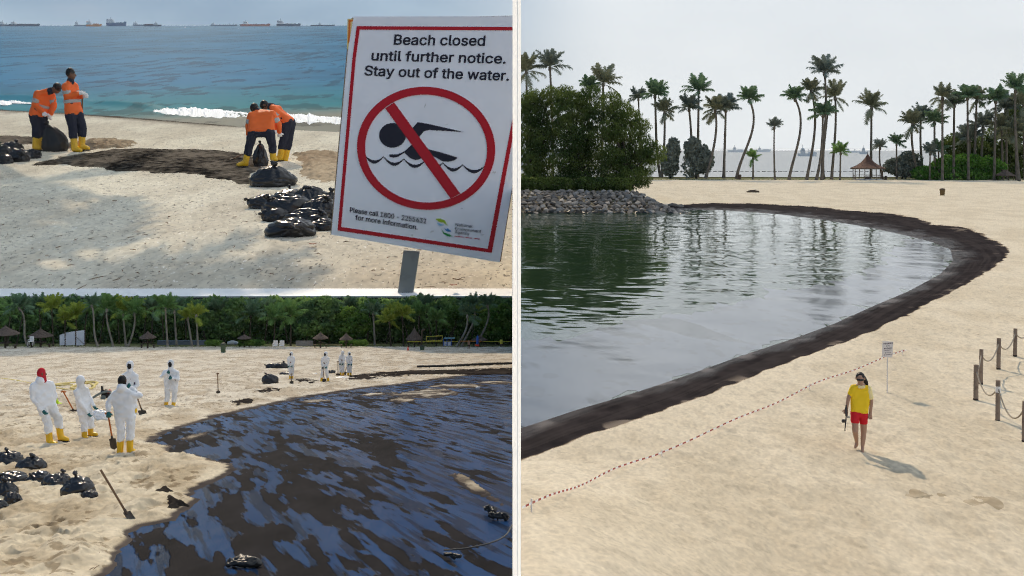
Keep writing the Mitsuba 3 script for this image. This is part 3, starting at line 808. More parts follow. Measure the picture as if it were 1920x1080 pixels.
def person(label, J, H, d, outfit, face=(0, -1, 0), hood=True, mask='mat_black_cloth', glove='mat_glove_teal', hair=False, seed=0, edge=0.020, group=None, skin='mat_skin', shirt_end=0.0, tiny=False):
    """J: joints as (px, py, depth offset) in pixels of the photograph at distance d; H: standing height in those pixels."""
    k = thing('person', label, 'person', group)
    m = d / F
    u = H * m
    q = {n: np.array([(v[0] - CX) * m, d + (v[2] if len(v) > 2 else 0) * m, CZ + (HOR - v[1]) * m]) for n, v in J.items()}
    f = np.asarray(face, float)
    f /= np.linalg.norm(f)
    side = np.cross(f, [0, 0, 1.0])
    side /= np.linalg.norm(side) + 1e-9
    hd, nk = q['head'], q['neck']
    ax = (hd - nk) / (np.linalg.norm(hd - nk) + 1e-9)

    def L(a, b, t):
        return q[a] + (q[b] - q[a]) * t

    def hand(w, e, grip, r=1.0):
        dr_ = q[w] - q[e]
        dr_ /= np.linalg.norm(dr_)
        sd = np.cross(dr_, f + [0.05, 0.02, 0.3])
        sd /= np.linalg.norm(sd)
        nn = np.cross(sd, dr_)
        pc = q[w] + dr_ * 0.042 * u
        out = [hull((q[w], 0.018 * u * r), (pc + sd * 0.014 * u, 0.014 * u * r), (pc - sd * 0.014 * u, 0.014 * u * r))]
        for i, (o, ln) in enumerate(((-0.021, 0.036), (-0.007, 0.043), (0.007, 0.041), (0.021, 0.031))):
            a = pc + sd * o * u + dr_ * 0.006 * u
            b = a + (dr_ * (0.55 - 0.5 * grip) + nn * 0.5 * grip) * ln * u
            c = b + (dr_ * (0.5 - 0.9 * grip) + nn * (0.25 + 0.3 * grip)) * ln * u * 0.8
            out += [hull((a, 0.0085 * u * r), (b, 0.0075 * u * r)), hull((b, 0.0075 * u * r), (c, 0.006 * u * r))]
        a = q[w] + dr_ * 0.018 * u + sd * 0.018 * u
        b = a + (dr_ * 0.55 + sd * 0.75 + nn * 0.5 * grip) * 0.034 * u
        out.append(hull((a, 0.011 * u * r), (b, 0.008 * u * r)))
        return union(out)

    def foot(a, t, r, h):
        return hull((q[a] + [0, 0, 0.0], r * u), (q[t] + [0, 0, h * u], h * u), (q[a] + (q[a] - q[t]) * 0.18 + [0, 0, -np.linalg.norm(q[a][2] - q[t][2]) + h * u], h * u * 1.05))

    E2 = edge * u
    head = [hull((hd, np.array([0.046, 0.05, 0.064]) * u), pts=S2), hull((hd + f * 0.012 * u - ax * 0.020 * u, 0.043 * u), (hd + f * 0.022 * u - ax * 0.050 * u, 0.024 * u)),
            hull((hd + f * 0.046 * u + ax * 0.004 * u, 0.007 * u), (hd + f * 0.058 * u - ax * 0.014 * u, 0.009 * u)), hull((nk - ax * 0.02 * u, 0.036 * u), (hd - ax * 0.03 * u, 0.034 * u))]
    for s in (-1, 1):
        head.append(hull((hd + side * s * 0.048 * u + ax * 0.006 * u, 0.012 * u), (hd + side * s * 0.049 * u - ax * 0.014 * u, 0.009 * u)))
    body = head + [hull((q['sl'], 0.034 * u), (q['sr'], 0.034 * u), (q['hl'], 0.042 * u), (q['hr'], 0.042 * u)), hull((nk, 0.034 * u), (q['sl'], 0.028 * u), (q['sr'], 0.028 * u))]
    for s in 'lr':
        body += [hull((q['s' + s], 0.033 * u), (q['e' + s], 0.025 * u)), hull((q['e' + s], 0.025 * u), (q['w' + s], 0.017 * u)),
                 hull((q['h' + s], (0.050 if outfit == 'guard' else 0.046) * u), (q['k' + s], (0.038 if outfit == 'guard' else 0.032) * u)), hull((q['k' + s], 0.035 * u), (L('k' + s, 'a' + s, 0.35), 0.034 * u), (q['a' + s], 0.021 * u)), foot('a' + s, 't' + s, 0.022, 0.014)]
        if outfit == 'guard' or outfit == 'swim':
            body.append(hand('w' + s, 'e' + s, 0.5))
    part(k, 'body', soft(union(body), E2, 5), skin, True)
    if tiny:
        part(k, 'shorts', soft(union([hull((q['hl'], 0.062 * u), (q['hr'], 0.062 * u), (L('hl', 'kl', 0.5), 0.055 * u)), hull((q['hr'], 0.06 * u), (L('hr', 'kr', 0.5), 0.055 * u))]), E2, 4), 'mat_black_cloth', True)
        part(k, 'hair', soft(hull((hd + ax * 0.014 * u - f * 0.008 * u, np.array([0.052, 0.056, 0.058]) * u), pts=S2), E2, 3), 'mat_hair', True)
        return k
    torso = [hull((q['sl'], 0.043 * u), (q['sr'], 0.043 * u), (L('sl', 'hl', 0.55), 0.050 * u), (L('sr', 'hr', 0.55), 0.050 * u)),
             hull((L('sl', 'hl', 0.5), 0.050 * u), (L('sr', 'hr', 0.5), 0.050 * u), (q['hl'], 0.058 * u), (q['hr'], 0.058 * u)),
             hull((nk, 0.040 * u), (q['sl'], 0.042 * u), (q['sr'], 0.042 * u))]
    sleeve = lambda s, r: [hull((q['s' + s], 0.049 * u * r), (q['e' + s], 0.038 * u * r)), hull((q['e' + s], 0.039 * u * r), (L('e' + s, 'w' + s, 0.92), 0.029 * u * r))]  # noqa: E731
    if outfit in ('suit', 'orange'):
        for s in 'lr':
            part(k, 'glove', soft(hand('w' + s, 'e' + s, 0.6, 1.25), E2 * 0.7, 3), glove, True)
            top = L('k' + s, 'a' + s, 0.36)
            bt = union([hull((top, 0.043 * u), (L('k' + s, 'a' + s, 0.75), 0.040 * u)), hull((L('k' + s, 'a' + s, 0.7), 0.042 * u), (q['a' + s], 0.040 * u)), foot('a' + s, 't' + s, 0.038, 0.026)])
            b = part(k, 'boot', soft(bt, E2, 4, 0.004 * u, 0.05 * u, seed), 'mat_yellow_boot', True)
            ln = (q['t' + s] - q['a' + s]) * [1, 1, 0]
            heel, toe = q['a' + s] * [1, 1, 0] + [0, 0, q['t' + s][2]] - ln * 0.25, q['t' + s] + ln * 0.06
            part(b, 'sole', tri(hull((heel + [0, 0, 0.002 * u], np.array([0.038, 0.038, 0.008]) * u), (toe + [0, 0, 0.002 * u], np.array([0.032, 0.032, 0.008]) * u))), 'mat_boot_sole', True)
    if outfit == 'suit':
        cov = torso + sleeve('l', 0.92) + sleeve('r', 0.92)
        for s in 'lr':
            cov += [hull((q['h' + s], 0.064 * u), (q['k' + s], 0.051 * u)), hull((q['k' + s], 0.052 * u), (L('k' + s, 'a' + s, 0.42), 0.050 * u))]
        cv = part(k, 'coverall', soft(union(cov), E2 * 0.7, 5, 0.017 * u, 0.05 * u, seed), 'mat_suit', True)
        if f[1] < -0.5:
            part(cv, 'chest_patch', tri(hull((L('sr', 'hr', 0.35) + f * 0.048 * u, 0.013 * u), (L('sr', 'hr', 0.42) + f * 0.05 * u, 0.012 * u))), 'mat_navy', True)
            zt, zb2 = (q['sl'] + q['sr']) / 2 + f * 0.046 * u, (q['hl'] + q['hr']) / 2 + f * 0.060 * u
            part(cv, 'zip', tube([zt, (zt + zb2) / 2 + f * 0.008 * u, zb2], 0.006 * u, 6), 'mat_glove_white', 40)
        if hood:
            hb = union([hull((hd - f * 0.010 * u + ax * 0.006 * u, np.array([0.067, 0.064, 0.081]) * u), pts=S2), hull((hd - f * 0.012 * u - ax * 0.02 * u, 0.055 * u), (nk, 0.058 * u))])
            part(k, 'hood', soft(hb, E2, 5, 0.006 * u, 0.04 * u, seed + 1), 'mat_suit', True)
        else:
            part(k, 'hood', soft(union([hull((nk - f * 0.02 * u, 0.062 * u), (nk + ax * 0.03 * u - f * 0.012 * u, 0.052 * u))]), E2, 5, 0.006 * u, 0.04 * u, seed + 1), 'mat_suit', True, label='white hood pushed down on the shoulders')
        if mask:
            if hood:
                mk = union([hull((hd + f * 0.020 * u - ax * 0.004 * u, np.array([0.044, 0.048, 0.058]) * u), pts=S2), hull((hd + f * 0.03 * u - ax * 0.03 * u, 0.034 * u), (hd + f * 0.02 * u - ax * 0.05 * u, 0.028 * u))])
            else:
                mk = union([hull((hd + ax * 0.004 * u, np.array([0.052, 0.056, 0.068]) * u), pts=S2), hull((hd - ax * 0.02 * u, 0.050 * u), (nk + f * 0.012 * u, 0.046 * u))])
            part(k, 'balaclava', soft(mk, E2, 4), mask, True)
    if outfit == 'orange':
        shirt = torso + sleeve('l', 1.08) + sleeve('r', 1.08) + [hull((L('sl', 'hl', 0.6), 0.054 * u), (L('sr', 'hr', 0.6), 0.054 * u), (L('sl', 'hl', 0.93), 0.070 * u), (L('sr', 'hr', 0.93), 0.070 * u))]
        sk = part(k, 'shirt', soft(union(shirt), E2 * 0.8, 5, 0.008 * u, 0.05 * u, seed), 'mat_orange', True)
        part(sk, 'collar', soft(hull((nk - ax * 0.012 * u, 0.047 * u), (nk + ax * 0.022 * u, 0.043 * u)), E2, 3), 'mat_navy', True)
        for s in 'lr':
            part(sk, 'reflective_band', tri(hull((L('s' + s, 'e' + s, 0.55), 0.0485 * u), (L('s' + s, 'e' + s, 0.72), 0.0475 * u))), 'mat_band', True)
        tb = hull(*[(L('s' + s_, 'h' + s_, t_), 0.058 * u) for s_ in 'lr' for t_ in (0.35, 0.8)])
        ta = (q['hl'] + q['hr'] - q['sl'] - q['sr']) / 2
        o_ = (q['sl'] + q['sr']) / 2
        tl_ = np.linalg.norm(ta)
        ta = ta / tl_
        tb = tb.trim_by_plane(ta.tolist(), float(ta @ o_ + 0.48 * tl_)).trim_by_plane((-ta).tolist(), float(-(ta @ o_ + 0.60 * tl_)))
        if f[1] < 0.5 and f[0] > 0:
            part(sk, 'reflective_band', tri(tb), 'mat_band', 40, label='grey reflective band round the chest')
        part(sk, 'waist_panel', soft(hull((L('sl', 'hl', 0.6) + f * 0.01 * u, 0.052 * u), (L('sl', 'hl', 0.95) + f * 0.012 * u, 0.058 * u)), E2, 3), 'mat_navy', True)
        tr = [hull((q['hl'] - [0, 0, 0.02 * u], 0.062 * u), (q['hr'] - [0, 0, 0.02 * u], 0.062 * u))]
        for s in 'lr':
            tr += [hull((q['h' + s], 0.069 * u), (q['k' + s], 0.053 * u)), hull((q['k' + s], 0.054 * u), (L('k' + s, 'a' + s, 0.40), 0.052 * u))]
        part(k, 'trousers', soft(union(tr), E2, 5, 0.009 * u, 0.05 * u, seed + 2), 'mat_navy', True)
        hr = hull((hd + ax * 0.016 * u - f * 0.010 * u, np.array([0.053, 0.056, 0.060]) * u), pts=S2)
        part(k, 'hair', soft(hr, E2 * 0.8, 3, 0.006 * u, 0.015 * u, seed), 'mat_hair', True)
    return k


LR = ('head', 'neck', 'sl', 'sr', 'el', 'wl', 'er', 'wr', 'hl', 'hr', 'kl', 'kr', 'al', 'ar', 'tl', 'tr')


def J(*pts):
    return dict(zip(LR, pts))


def dep(panel, py):
    return float(depth(panel, py))


# ---- workers in orange on the upper beach
person('bent man in orange shirt holding open a large black bag',
       J((106, 166), (93, 171), (74, 177, -6), (92, 177, 8), (69, 196, -9), (84, 211, -8), (97, 197, 9), (93, 214, 4), (66, 217, -4), (77, 217, 5), (70, 240, -3), (78, 239, 6), (68, 275, -3), (74, 273, 6), (77, 282, -5), (84, 279, 5)),
       157, dep('T', 284), 'orange', face=(0.75, -0.25, -0.55), glove='mat_glove_white', seed=1)
person('standing man in orange shirt leaning on a shovel handle',
       J((133, 139), (132, 154), (127, 163, -9), (136, 162, 8), (131, 181, -13), (150, 176, -9), (142, 181, 9), (154, 180, 3), (134, 214, -5), (143, 213, 6), (138, 240, -5), (152, 238, 6), (142, 279, -5), (151, 275, 6), (153, 286, -7), (163, 282, 5)),
       157, dep('T', 287), 'orange', face=(0.95, 0.25, -0.1), glove='mat_glove_white', seed=2)
person('bent man in orange shirt seen from behind with legs apart',
       J((473, 203, 22), (481, 209, 17), (470, 217, 6), (509, 214, 6), (464, 233, 8), (463, 253, 12), (520, 232, 8), (521, 248, 14), (476, 246, -6), (506, 246, -6), (468, 275, -2), (510, 273, 3), (460, 305, 0), (511, 297, 6), (448, 313, -4), (516, 303, 8)),
       150, dep('T', 318), 'orange', face=(-0.3, 0.8, -0.5), glove='mat_glove_white', seed=3)
person('bent man in orange shirt behind the other bent one, facing left',
       J((494, 197, 10), (506, 199, 12), (512, 205, 5), (518, 205, 19), (520, 221, 2), (517, 243, -1), (523, 222, 22), (519, 238, 14), (537, 228, 10), (541, 229, 20), (530, 262, 8), (538, 262, 18), (523, 296, 10), (531, 299, 18), (514, 302, 9), (526, 304, 16)),
       152, dep('T', 306), 'orange', face=(-0.9, -0.1, -0.4), glove='mat_glove_white', seed=4)
# ---- workers in white coveralls on the oiled beach
person('person in white coverall and red balaclava standing at the far left',
       J((77.5, 700), (79, 714), (65, 723, -7), (91, 723, 10), (68, 747, -11), (85, 768, -11), (97, 747, 14), (93, 762, 12), (81, 762, -5), (93, 762, 7), (91, 791, -4), (106, 787, 8), (95, 828, -4), (111, 822, 8), (110, 835, -9), (124, 829, 5)),
       150, dep('B', 837), 'suit', face=(0.8, 0.5, -0.05), hood=False, mask='mat_red_cloth', seed=11)
person('shorter hooded person in white coverall facing right, teal gloves hanging down',
       J((152, 714), (152, 725), (147, 733, -9), (157, 732, 8), (155, 753, -13), (169, 773, -10), (166, 752, 10), (174, 763, 7), (155, 773, -5), (163, 772, 6), (159, 794, -4), (168, 791, 6), (160, 820, -4), (167, 815, 8), (172, 825, -8), (179, 819, 4)),
       126, dep('B', 826), 'suit', face=(0.95, 0.3, 0), mask=None, seed=12)
person('person in white coverall with dark masked face, half hidden behind another coverall',
       J((243.5, 685), (243.5, 697), (232, 705), (255, 705), (228, 719, -4), (240, 728, -11), (259, 722, -4), (250, 728, -11), (237, 738), (251, 738), (238, 757), (252, 757), (237, 773), (253, 771), (236, 779, -6), (254, 776, -6)),
       103, dep('B', 779), 'suit', face=(0.05, -1, -0.1), seed=13)
person('person in white coverall seen from behind, bare dark hair and hand on a shovel',
       J((229, 714), (229, 728), (214, 739), (245, 739), (204, 754, -2), (206, 771, -8), (262, 743, 2), (242, 729, 10), (224, 781), (245, 781), (227, 806), (245, 805), (225, 846), (243, 844), (226, 855, 6), (250, 851, 5)),
       152, dep('B', 856), 'suit', face=(0.15, 1, -0.2), hood=False, mask='mat_hair', seed=14)
person('person in white coverall facing the camera with hands at the chest',
       J((320, 682), (320, 693), (309, 698), (332, 698), (304, 706, -5), (317, 697, -10), (335, 710, -4), (325, 707, -11), (314, 729), (328, 729), (314, 745), (327, 745), (311, 760), (325, 760), (310, 766, -5), (326, 765, -5)),
       92, dep('B', 766), 'suit', face=(-0.05, -1, -0.05), seed=15)


def stander(label, cx, top, bot, lean, stride, face, seed, outfit='suit', group=None, **kw):
    h = bot - top
    g = lambda x, y, z=0: (cx + x * h, top + y * h, z * h)  # noqa: E731
    return person(label, J(g(lean, 0.07), g(lean * 0.8, 0.155), g(lean * 0.7 - 0.085, 0.21, -0.03), g(lean * 0.7 + 0.085, 0.21, 0.04), g(lean * 0.4 - 0.10, 0.36, -0.05), g(lean * 0.4 - 0.05 + 0.04 * face[0], 0.47, -0.09), g(lean * 0.4 + 0.10, 0.36, 0.02), g(lean * 0.4 + 0.07 + 0.04 * face[0], 0.48, -0.05),
                  g(-0.05, 0.52), g(0.05, 0.52), g(-0.05 - stride * 0.5, 0.73), g(0.05 + stride * 0.5, 0.73), g(-0.05 - stride, 0.945), g(0.05 + stride, 0.935), g(-0.05 - stride + 0.07 * face[0], 0.99, 0.07 * face[1]), g(0.05 + stride + 0.07 * face[0], 0.98, 0.07 * face[1])),
                  h, dep('B', bot), outfit, face=face, seed=seed, edge=0.028, group=group, **kw)


stander('far person in white coverall, first from the left, digging with a shovel', 546, 660, 713, 0.0, -0.02, (-0.6, -0.75, -0.1), 21)
stander('far person in white coverall, second from the left, striding with legs apart', 609, 660, 717, 0.03, 0.06, (-0.5, -0.8, -0.1), 22)
stander('far person in white coverall, third from the left, holding a shovel upright', 641, 658, 706, 0.02, 0.0, (-0.6, 0.6, -0.1), 23)
stander('far person in white coverall, rightmost, close beside the third', 655, 660, 706, 0.0, 0.0, (0.6, -0.7, -0.1), 24)
stander('bare chested person in dark shorts walking by the palms', 879, 637, 656, 0.0, 0.03, (0.3, -0.9, 0), 25, outfit='swim', tiny=True, skin='mat_skin_light')

# ---- the beach guard in the bay
Jw = J((1613, 709), (1614, 722), (1601, 727, 2), (1628, 729, 2), (1591, 745, 0), (1586, 766, -4), (1634, 752, 0), (1631, 775, -3), (1603, 775), (1619, 777), (1601, 807, -9), (1620, 810, 2), (1609, 831, 9), (1616.5, 838, -2), (1604, 842, 3), (1614, 848, -13))
dw, Hw = dep('R', 850), 152
k = person('woman in yellow shirt and red shorts walking barefoot on the sand', Jw, Hw, dw, 'guard', face=(-0.25, -0.9, -0.45), skin='mat_skin_light', seed=31, edge=0.017)
m, uw = dw / F, Hw * dw / F
q = {n: np.array([(v[0] - CX) * m, dw + (v[2] if len(v) > 2 else 0) * m, CZ + (HOR - v[1]) * m]) for n, v in Jw.items()}
mid = lambda a, b, t: q[a] + (q[b] - q[a]) * t  # noqa: E731
sh = [hull((q['sl'], 0.038 * uw), (q['sr'], 0.038 * uw), (mid('sl', 'hl', 0.6), 0.046 * uw), (mid('sr', 'hr', 0.6), 0.046 * uw)), hull((mid('sl', 'hl', 0.5), 0.046 * uw), (mid('sr', 'hr', 0.5), 0.046 * uw), (mid('sl', 'hl', 0.88), 0.053 * uw), (mid('sr', 'hr', 0.92), 0.055 * uw)),
      hull((q['neck'] - [0, 0, 0.01 * uw], 0.034 * uw), (q['sl'], 0.036 * uw), (q['sr'], 0.036 * uw))]
s = part(k, 'shirt', soft(union(sh + [hull((q['sl'], 0.041 * uw), (mid('sl', 'el', 0.62), 0.038 * uw))]), 0.013 * uw, 5, 0.008 * uw, 0.05 * uw, 5), 'mat_yellow_shirt', True)
part(s, 'sleeve', soft(hull((q['sr'] + [0.004 * uw, 0, 0], 0.042 * uw), (mid('sr', 'er', 0.7), 0.039 * uw)), 0.013 * uw, 4, 0.005 * uw, 0.04 * uw, 6), 'mat_cream', True, label='pale yellow sleeve')
part(s, 'collar', soft(hull((q['neck'] + [-0.03 * uw, -0.03 * uw, -0.02 * uw], 0.018 * uw), (q['neck'] + [0.03 * uw, -0.03 * uw, -0.02 * uw], 0.018 * uw), (q['neck'] + [0, 0.02 * uw, 0.005 * uw], 0.03 * uw)), 0.013 * uw, 3), 'mat_cream', True)
sh = [hull((q['hl'], 0.056 * uw), (q['hr'], 0.056 * uw))] + [hull((q['h' + s_], 0.058 * uw), (mid('h' + s_, 'k' + s_, 0.42), 0.052 * uw)) for s_ in 'lr']
part(k, 'shorts', soft(union(sh), 0.013 * uw, 4, 0.005 * uw, 0.05 * uw, 7), 'mat_red_shorts', True)
hd = q['head']
hr = union([hull((hd + [0.004 * uw, 0.012 * uw, 0.014 * uw], np.array([0.054, 0.056, 0.060]) * uw), pts=S2), hull((hd + [0.04 * uw, 0.03 * uw, 0.0], 0.036 * uw), (hd + [0.075 * uw, 0.03 * uw, -0.05 * uw], 0.030 * uw), (hd + [0.095 * uw, 0.03 * uw, -0.088 * uw], 0.014 * uw))])
part(k, 'hair', soft(hr, 0.012 * uw, 3, 0.005 * uw, 0.02 * uw, 8), 'mat_hair', True, label='dark hair tied in a ponytail')
fw = np.array([-0.25, -0.9, -0.3]); fw /= np.linalg.norm(fw)
sd = np.cross(fw, [0, 0, 1.0])
part(k, 'sunglasses', tri(union([hull((hd + fw * 0.05 * uw + sd * 0.006 * uw, 0.013 * uw), (hd + fw * 0.044 * uw + sd * 0.034 * uw, 0.012 * uw)), hull((hd + fw * 0.05 * uw - sd * 0.006 * uw, 0.013 * uw), (hd + fw * 0.044 * uw - sd * 0.034 * uw, 0.012 * uw))])), 'mat_lens', True)
g = thing('camera_stick', 'dark stick with a small camera held low in the hand of the walking woman', 'camera')
gp = lambda x, y, z=0: np.array([(x - CX) * m, dw + z * m, CZ + (HOR - y) * m])  # noqa: E731
mat('mat_device', (0.05, 0.05, 0.055), 0.5)
mat('mat_device_light', (0.35, 0.33, 0.30), 0.5)
part(g, 'stick', tube([gp(1584, 757, -9), gp(1584, 780, -9), gp(1581.5, 806, -9)], [1.6 * m, 1.3 * m, 1.0 * m], 8), 'mat_device', 40)
part(g, 'grip', tube([gp(1584, 762, -9), gp(1584.5, 778, -9)], 2.4 * m, 10), 'mat_device', 40)
c = part(g, 'camera_body', box((6.5 * m, 5 * m, 6 * m), gp(1579, 787, -10), 1.0 * m), 'mat_device', 30)
part(c, 'lens', tube([gp(1579, 787, -12.4), gp(1579, 787, -15)], 1.9 * m, 12), 'mat_lens', 40)
part(g, 'bracket', box((5 * m, 3 * m, 3 * m), gp(1588, 780, -10), 0.7 * m), 'mat_device_light', 30)
# ------------------------------------------------------------------ bags, shovels and other things on the upper beach
scene['mat_bag'] = {'type': 'twosided', 'bsdf': {'type': 'bumpmap', 'arbitrary': proc(lambda p, n, uv: fbm(p.x * 9, p.y * 9, p.z * 9, 3), 0.004), 'scale': 0.006,
                    'bsdf': {'type': 'principled', 'base_color': {'type': 'rgb', 'value': [0.013, 0.013, 0.016]}, 'roughness': 0.2, 'specular': 0.6}}}
scene['mat_bag_big'] = {'type': 'twosided', 'bsdf': {'type': 'bumpmap', 'arbitrary': proc(lambda p, n, uv: fbm(p.x * 0.55, p.y * 0.55, p.z * 0.55, 3), 0.06), 'scale': 0.16,
                        'bsdf': {'type': 'principled', 'base_color': {'type': 'rgb', 'value': [0.012, 0.012, 0.015]}, 'roughness': 0.22, 'specular': 0.55}}}
mat('mat_bag_dull', (0.020, 0.020, 0.021), 0.45, 0.4)
mat('mat_steel_dark', stained((0.055, 0.05, 0.045), (0.10, 0.06, 0.035), 0.1, 0.6), 0.5)
mat('mat_handle_orange', stained((0.48, 0.13, 0.03), (0.20, 0.07, 0.03), 0.15, 0.5), 0.5)
mat('mat_handle_wood', stained((0.20, 0.12, 0.07), (0.08, 0.045, 0.03), 0.2, 0.7), 0.7)


def bag(label, panel, cx, bot, w, h, seed, knot=(0.3, -0.3, 0.9), group=None, deep=0.8, rough=0.16, cone=0.0, matn=None, name='rubbish_bag', lift=0.0, d=None):
    """A filled plastic bag: a flattened, creased lump with a gathered, knotted neck."""
    k = thing(name, label, 'rubbish bag', group)
    p = at(panel, cx, bot) if d is None else spot(cx, bot, d)
    m = p[1] / F
    s = trimesh.creation.icosphere(subdivisions=4)
    v = s.vertices.copy()
    kn = np.asarray(knot, float)
    kn /= np.linalg.norm(kn)
    ang = np.arccos(np.clip(v @ kn, -1, 1))
    e1 = np.cross(kn, [0.3, 0.5, 0.81]); e1 /= np.linalg.norm(e1)
    e2 = np.cross(kn, e1)
    az = np.arctan2(v @ e2, v @ e1)
    # creases run out from the neck
    pl = np.stack([np.cos(az) * 3.2, np.sin(az) * 3.2, ang * 0.8], -1)
    ridge = 1 - np.abs(2 * meshkit.noise(pl + seed * 3.3, seed) - 1)
    crease = (ridge - 0.6) * np.exp(-ang / 1.1)
    lump = meshkit.fbm(v * 1.2 + seed * 1.7, 2, seed + 5) - 0.5
    fold = np.abs(meshkit.fbm(v * 2.0 + seed, 2, seed + 9) - 0.5)
    r = 1 + rough * 1.2 * crease + rough * 1.6 * lump - rough * 0.9 * np.exp(-(fold / 0.05) ** 2) * 0.5 + cone * np.exp(-(ang / 0.55) ** 2)
    v = v * r[:, None]
    v[:, 2] = np.where(v[:, 2] < -0.45, -0.45 + (v[:, 2] + 0.45) * 0.12, v[:, 2])
    v[:, 2] -= v[:, 2].min()
    v *= np.array([w / (v[:, 0].max() - v[:, 0].min()), w * deep / (v[:, 1].max() - v[:, 1].min()), h / v[:, 2].max()]) * m
    s.vertices = v + p + [0, 0, (lift - 0.5) * m]
    mt = matn or ('mat_bag_big' if panel == 'T' else 'mat_bag')
    part(k, 'sack', s, mt, True)
    i = int(np.argmax(trimesh.creation.icosphere(subdivisions=4).vertices @ kn))
    tip = s.vertices[i]
    kr = 0.085 * min(w, h * 1.4) * m
    kb = soft(union([hull((tip - kn * kr * 0.5, kr * 0.8), (tip + kn * kr * 0.5, kr * 0.42)), hull((tip + kn * kr * 0.5, kr * 0.4), (tip + kn * kr * 1.3 + e1 * kr * 0.8, kr * 0.85)), hull((tip + kn * kr * 0.5, kr * 0.4), (tip + kn * kr * 1.2 - e1 * kr * 0.9 + e2 * kr * 0.4, kr * 0.7))]), kr * 0.35, 2, kr * 0.55, kr * 0.9, seed)
    part(k, 'knot', kb, mt, 40)
    return k


g = 'black bags heaped beside the sign'
for i, (cx, bt, w, h, kn, lab) in enumerate([
        (552, 384, 70, 34, (-0.2, 0.2, 1), 'shiny black bag at the back of the heap beside the sign'),
        (584, 388, 58, 44, (-0.3, -0.2, 1), 'black bag with a tall crumpled neck at the top right of the heap'),
        (616, 392, 44, 36, (0.2, 0, 1), 'black bag at the back of the heap, partly hidden by the sign'),
        (496, 391, 54, 30, (-1, -0.1, 0.5), 'black bag sticking out at the left end of the heap'),
        (540, 408, 84, 50, (-0.6, -0.4, 0.6), 'largest glossy black bag in the middle of the heap'),
        (600, 412, 66, 46, (0.3, -0.5, 0.7), 'black bag leaning on the heap near the sign edge'),
        (518, 416, 46, 30, (-0.8, -0.5, 0.3), 'small black bag low on the left of the heap'),
        (575, 427, 76, 42, (0.5, -0.4, 0.6), 'black bag low on the right of the heap'),
        (607, 434, 48, 28, (0.7, -0.6, 0.4), 'flat black bag nearest the sign at the foot of the heap'),
        (546, 445, 80, 42, (0.2, -1, 0.35), 'black bag lying at the very front of the heap')]):
    bag(lab, 'T', cx, bt, w * 1.22, h * 0.92, 100 + i, kn, g, rough=0.24)
g = 'black bags heaped at the left edge of the upper beach'
for i, (cx, bt, w, h, kn, lab) in enumerate([
        (24, 286, 42, 22, (0.3, 0, 1), 'bluish black bag at the back of the left edge heap'),
        (2, 298, 44, 30, (0, -0.4, 1), 'black bag of the left edge heap cut by the picture edge'),
        (60, 298, 34, 20, (1, -0.3, 0.4), 'small crumpled black bag at the right tip of the left edge heap'),
        (36, 304, 44, 27, (0.5, -0.8, 0.5), 'crumpled black bag at the front of the left edge heap'),
        (8, 308, 36, 20, (-0.4, -1, 0.4), 'flat black bag low at the front of the left edge heap')]):
    bag(lab, 'T', cx, bt, w, h, 130 + i, kn, g, rough=0.30)
bag('big round black bag tied at the top, in front of the two bent men', 'T', 512, 350, 92, 40, 151, (0.05, -0.15, 1), deep=0.7, rough=0.13, cone=0.35)
bag('half filled black bag standing between the two bent men', 'T', 489, 314, 30, 46, 152, (-0.1, 0.1, 1), deep=0.7, rough=0.2, cone=0.5)
bag('tall dull black bag held open by the bent man', 'T', 104, 285, 50, 50, 153, (-0.38, -0.1, 1), deep=0.65, rough=0.13, cone=0.45, matn='mat_bag_dull')


def shovel(label, top, bot, blade, d, handle='mat_handle_wood', wpx=3.0, name='shovel', grip=True, dtop=0, dbot=0, yaw=0.2):
    """top, bot: the ends of the handle in pixels; blade: (width, length) in pixels, going on past bot."""
    k = thing(name, label, 'shovel')
    m = d / F
    a, b = spot(*top, d) + [0, dtop * m, 0], spot(*bot, d) + [0, dbot * m, 0]
    ax = (b - a) / np.linalg.norm(b - a)
    part(k, 'handle', tube(np.linspace(a, b, 6), wpx / 2 * m, 8), handle, 40)
    sd = np.array([math.cos(yaw), math.sin(yaw), 0.0])
    if grip:
        part(k, 'grip', tube(np.array([a - sd * wpx * 1.8 * m, a - ax * 0.6 * wpx * m, a + sd * wpx * 1.8 * m]), wpx * 0.55 * m, 8), handle, 40)
    w, ln = blade[0] * m, blade[1] * m
    nn = np.cross(ax, sd)
    P = []
    for t in np.linspace(0, 1, 7):
        wd = w / 2 * (0.92 if t < 0.75 else 0.92 * math.sqrt(max(0, 1 - ((t - 0.75) / 0.25) ** 2)) + 0.02)
        for s in np.linspace(-1, 1, 7):
            P.append(b + ax * (t * ln) + sd * s * wd + nn * (s * s * 0.16 * w + 0.10 * ln * t * t))
    gm = grid_mesh(np.array(P).reshape(7, 7, 3))
    back = gm.copy(); back.vertices = back.vertices - nn * 0.02 * w; back.invert()
    part(k, 'blade', cat([gm, back]), 'mat_steel_dark', 40)
    part(k, 'socket', tube(np.array([b - ax * ln * 0.25, b + ax * ln * 0.2]), [wpx * 0.6 * m, wpx * 0.75 * m], 8), 'mat_steel_dark', 40)
    return k


shovel('shovel with a dark handle held upright by the standing man in orange', (155, 182), (154, 262), (13, 22), dep('T', 287) + 2, wpx=3.2, dtop=-2, yaw=1.0)
shovel('shovel lying on the oily sand behind the bent man seen from behind', (455, 289), (436, 299), (16, 14), dep('T', 304), wpx=2.6, grip=False, dbot=-8, yaw=0.4)


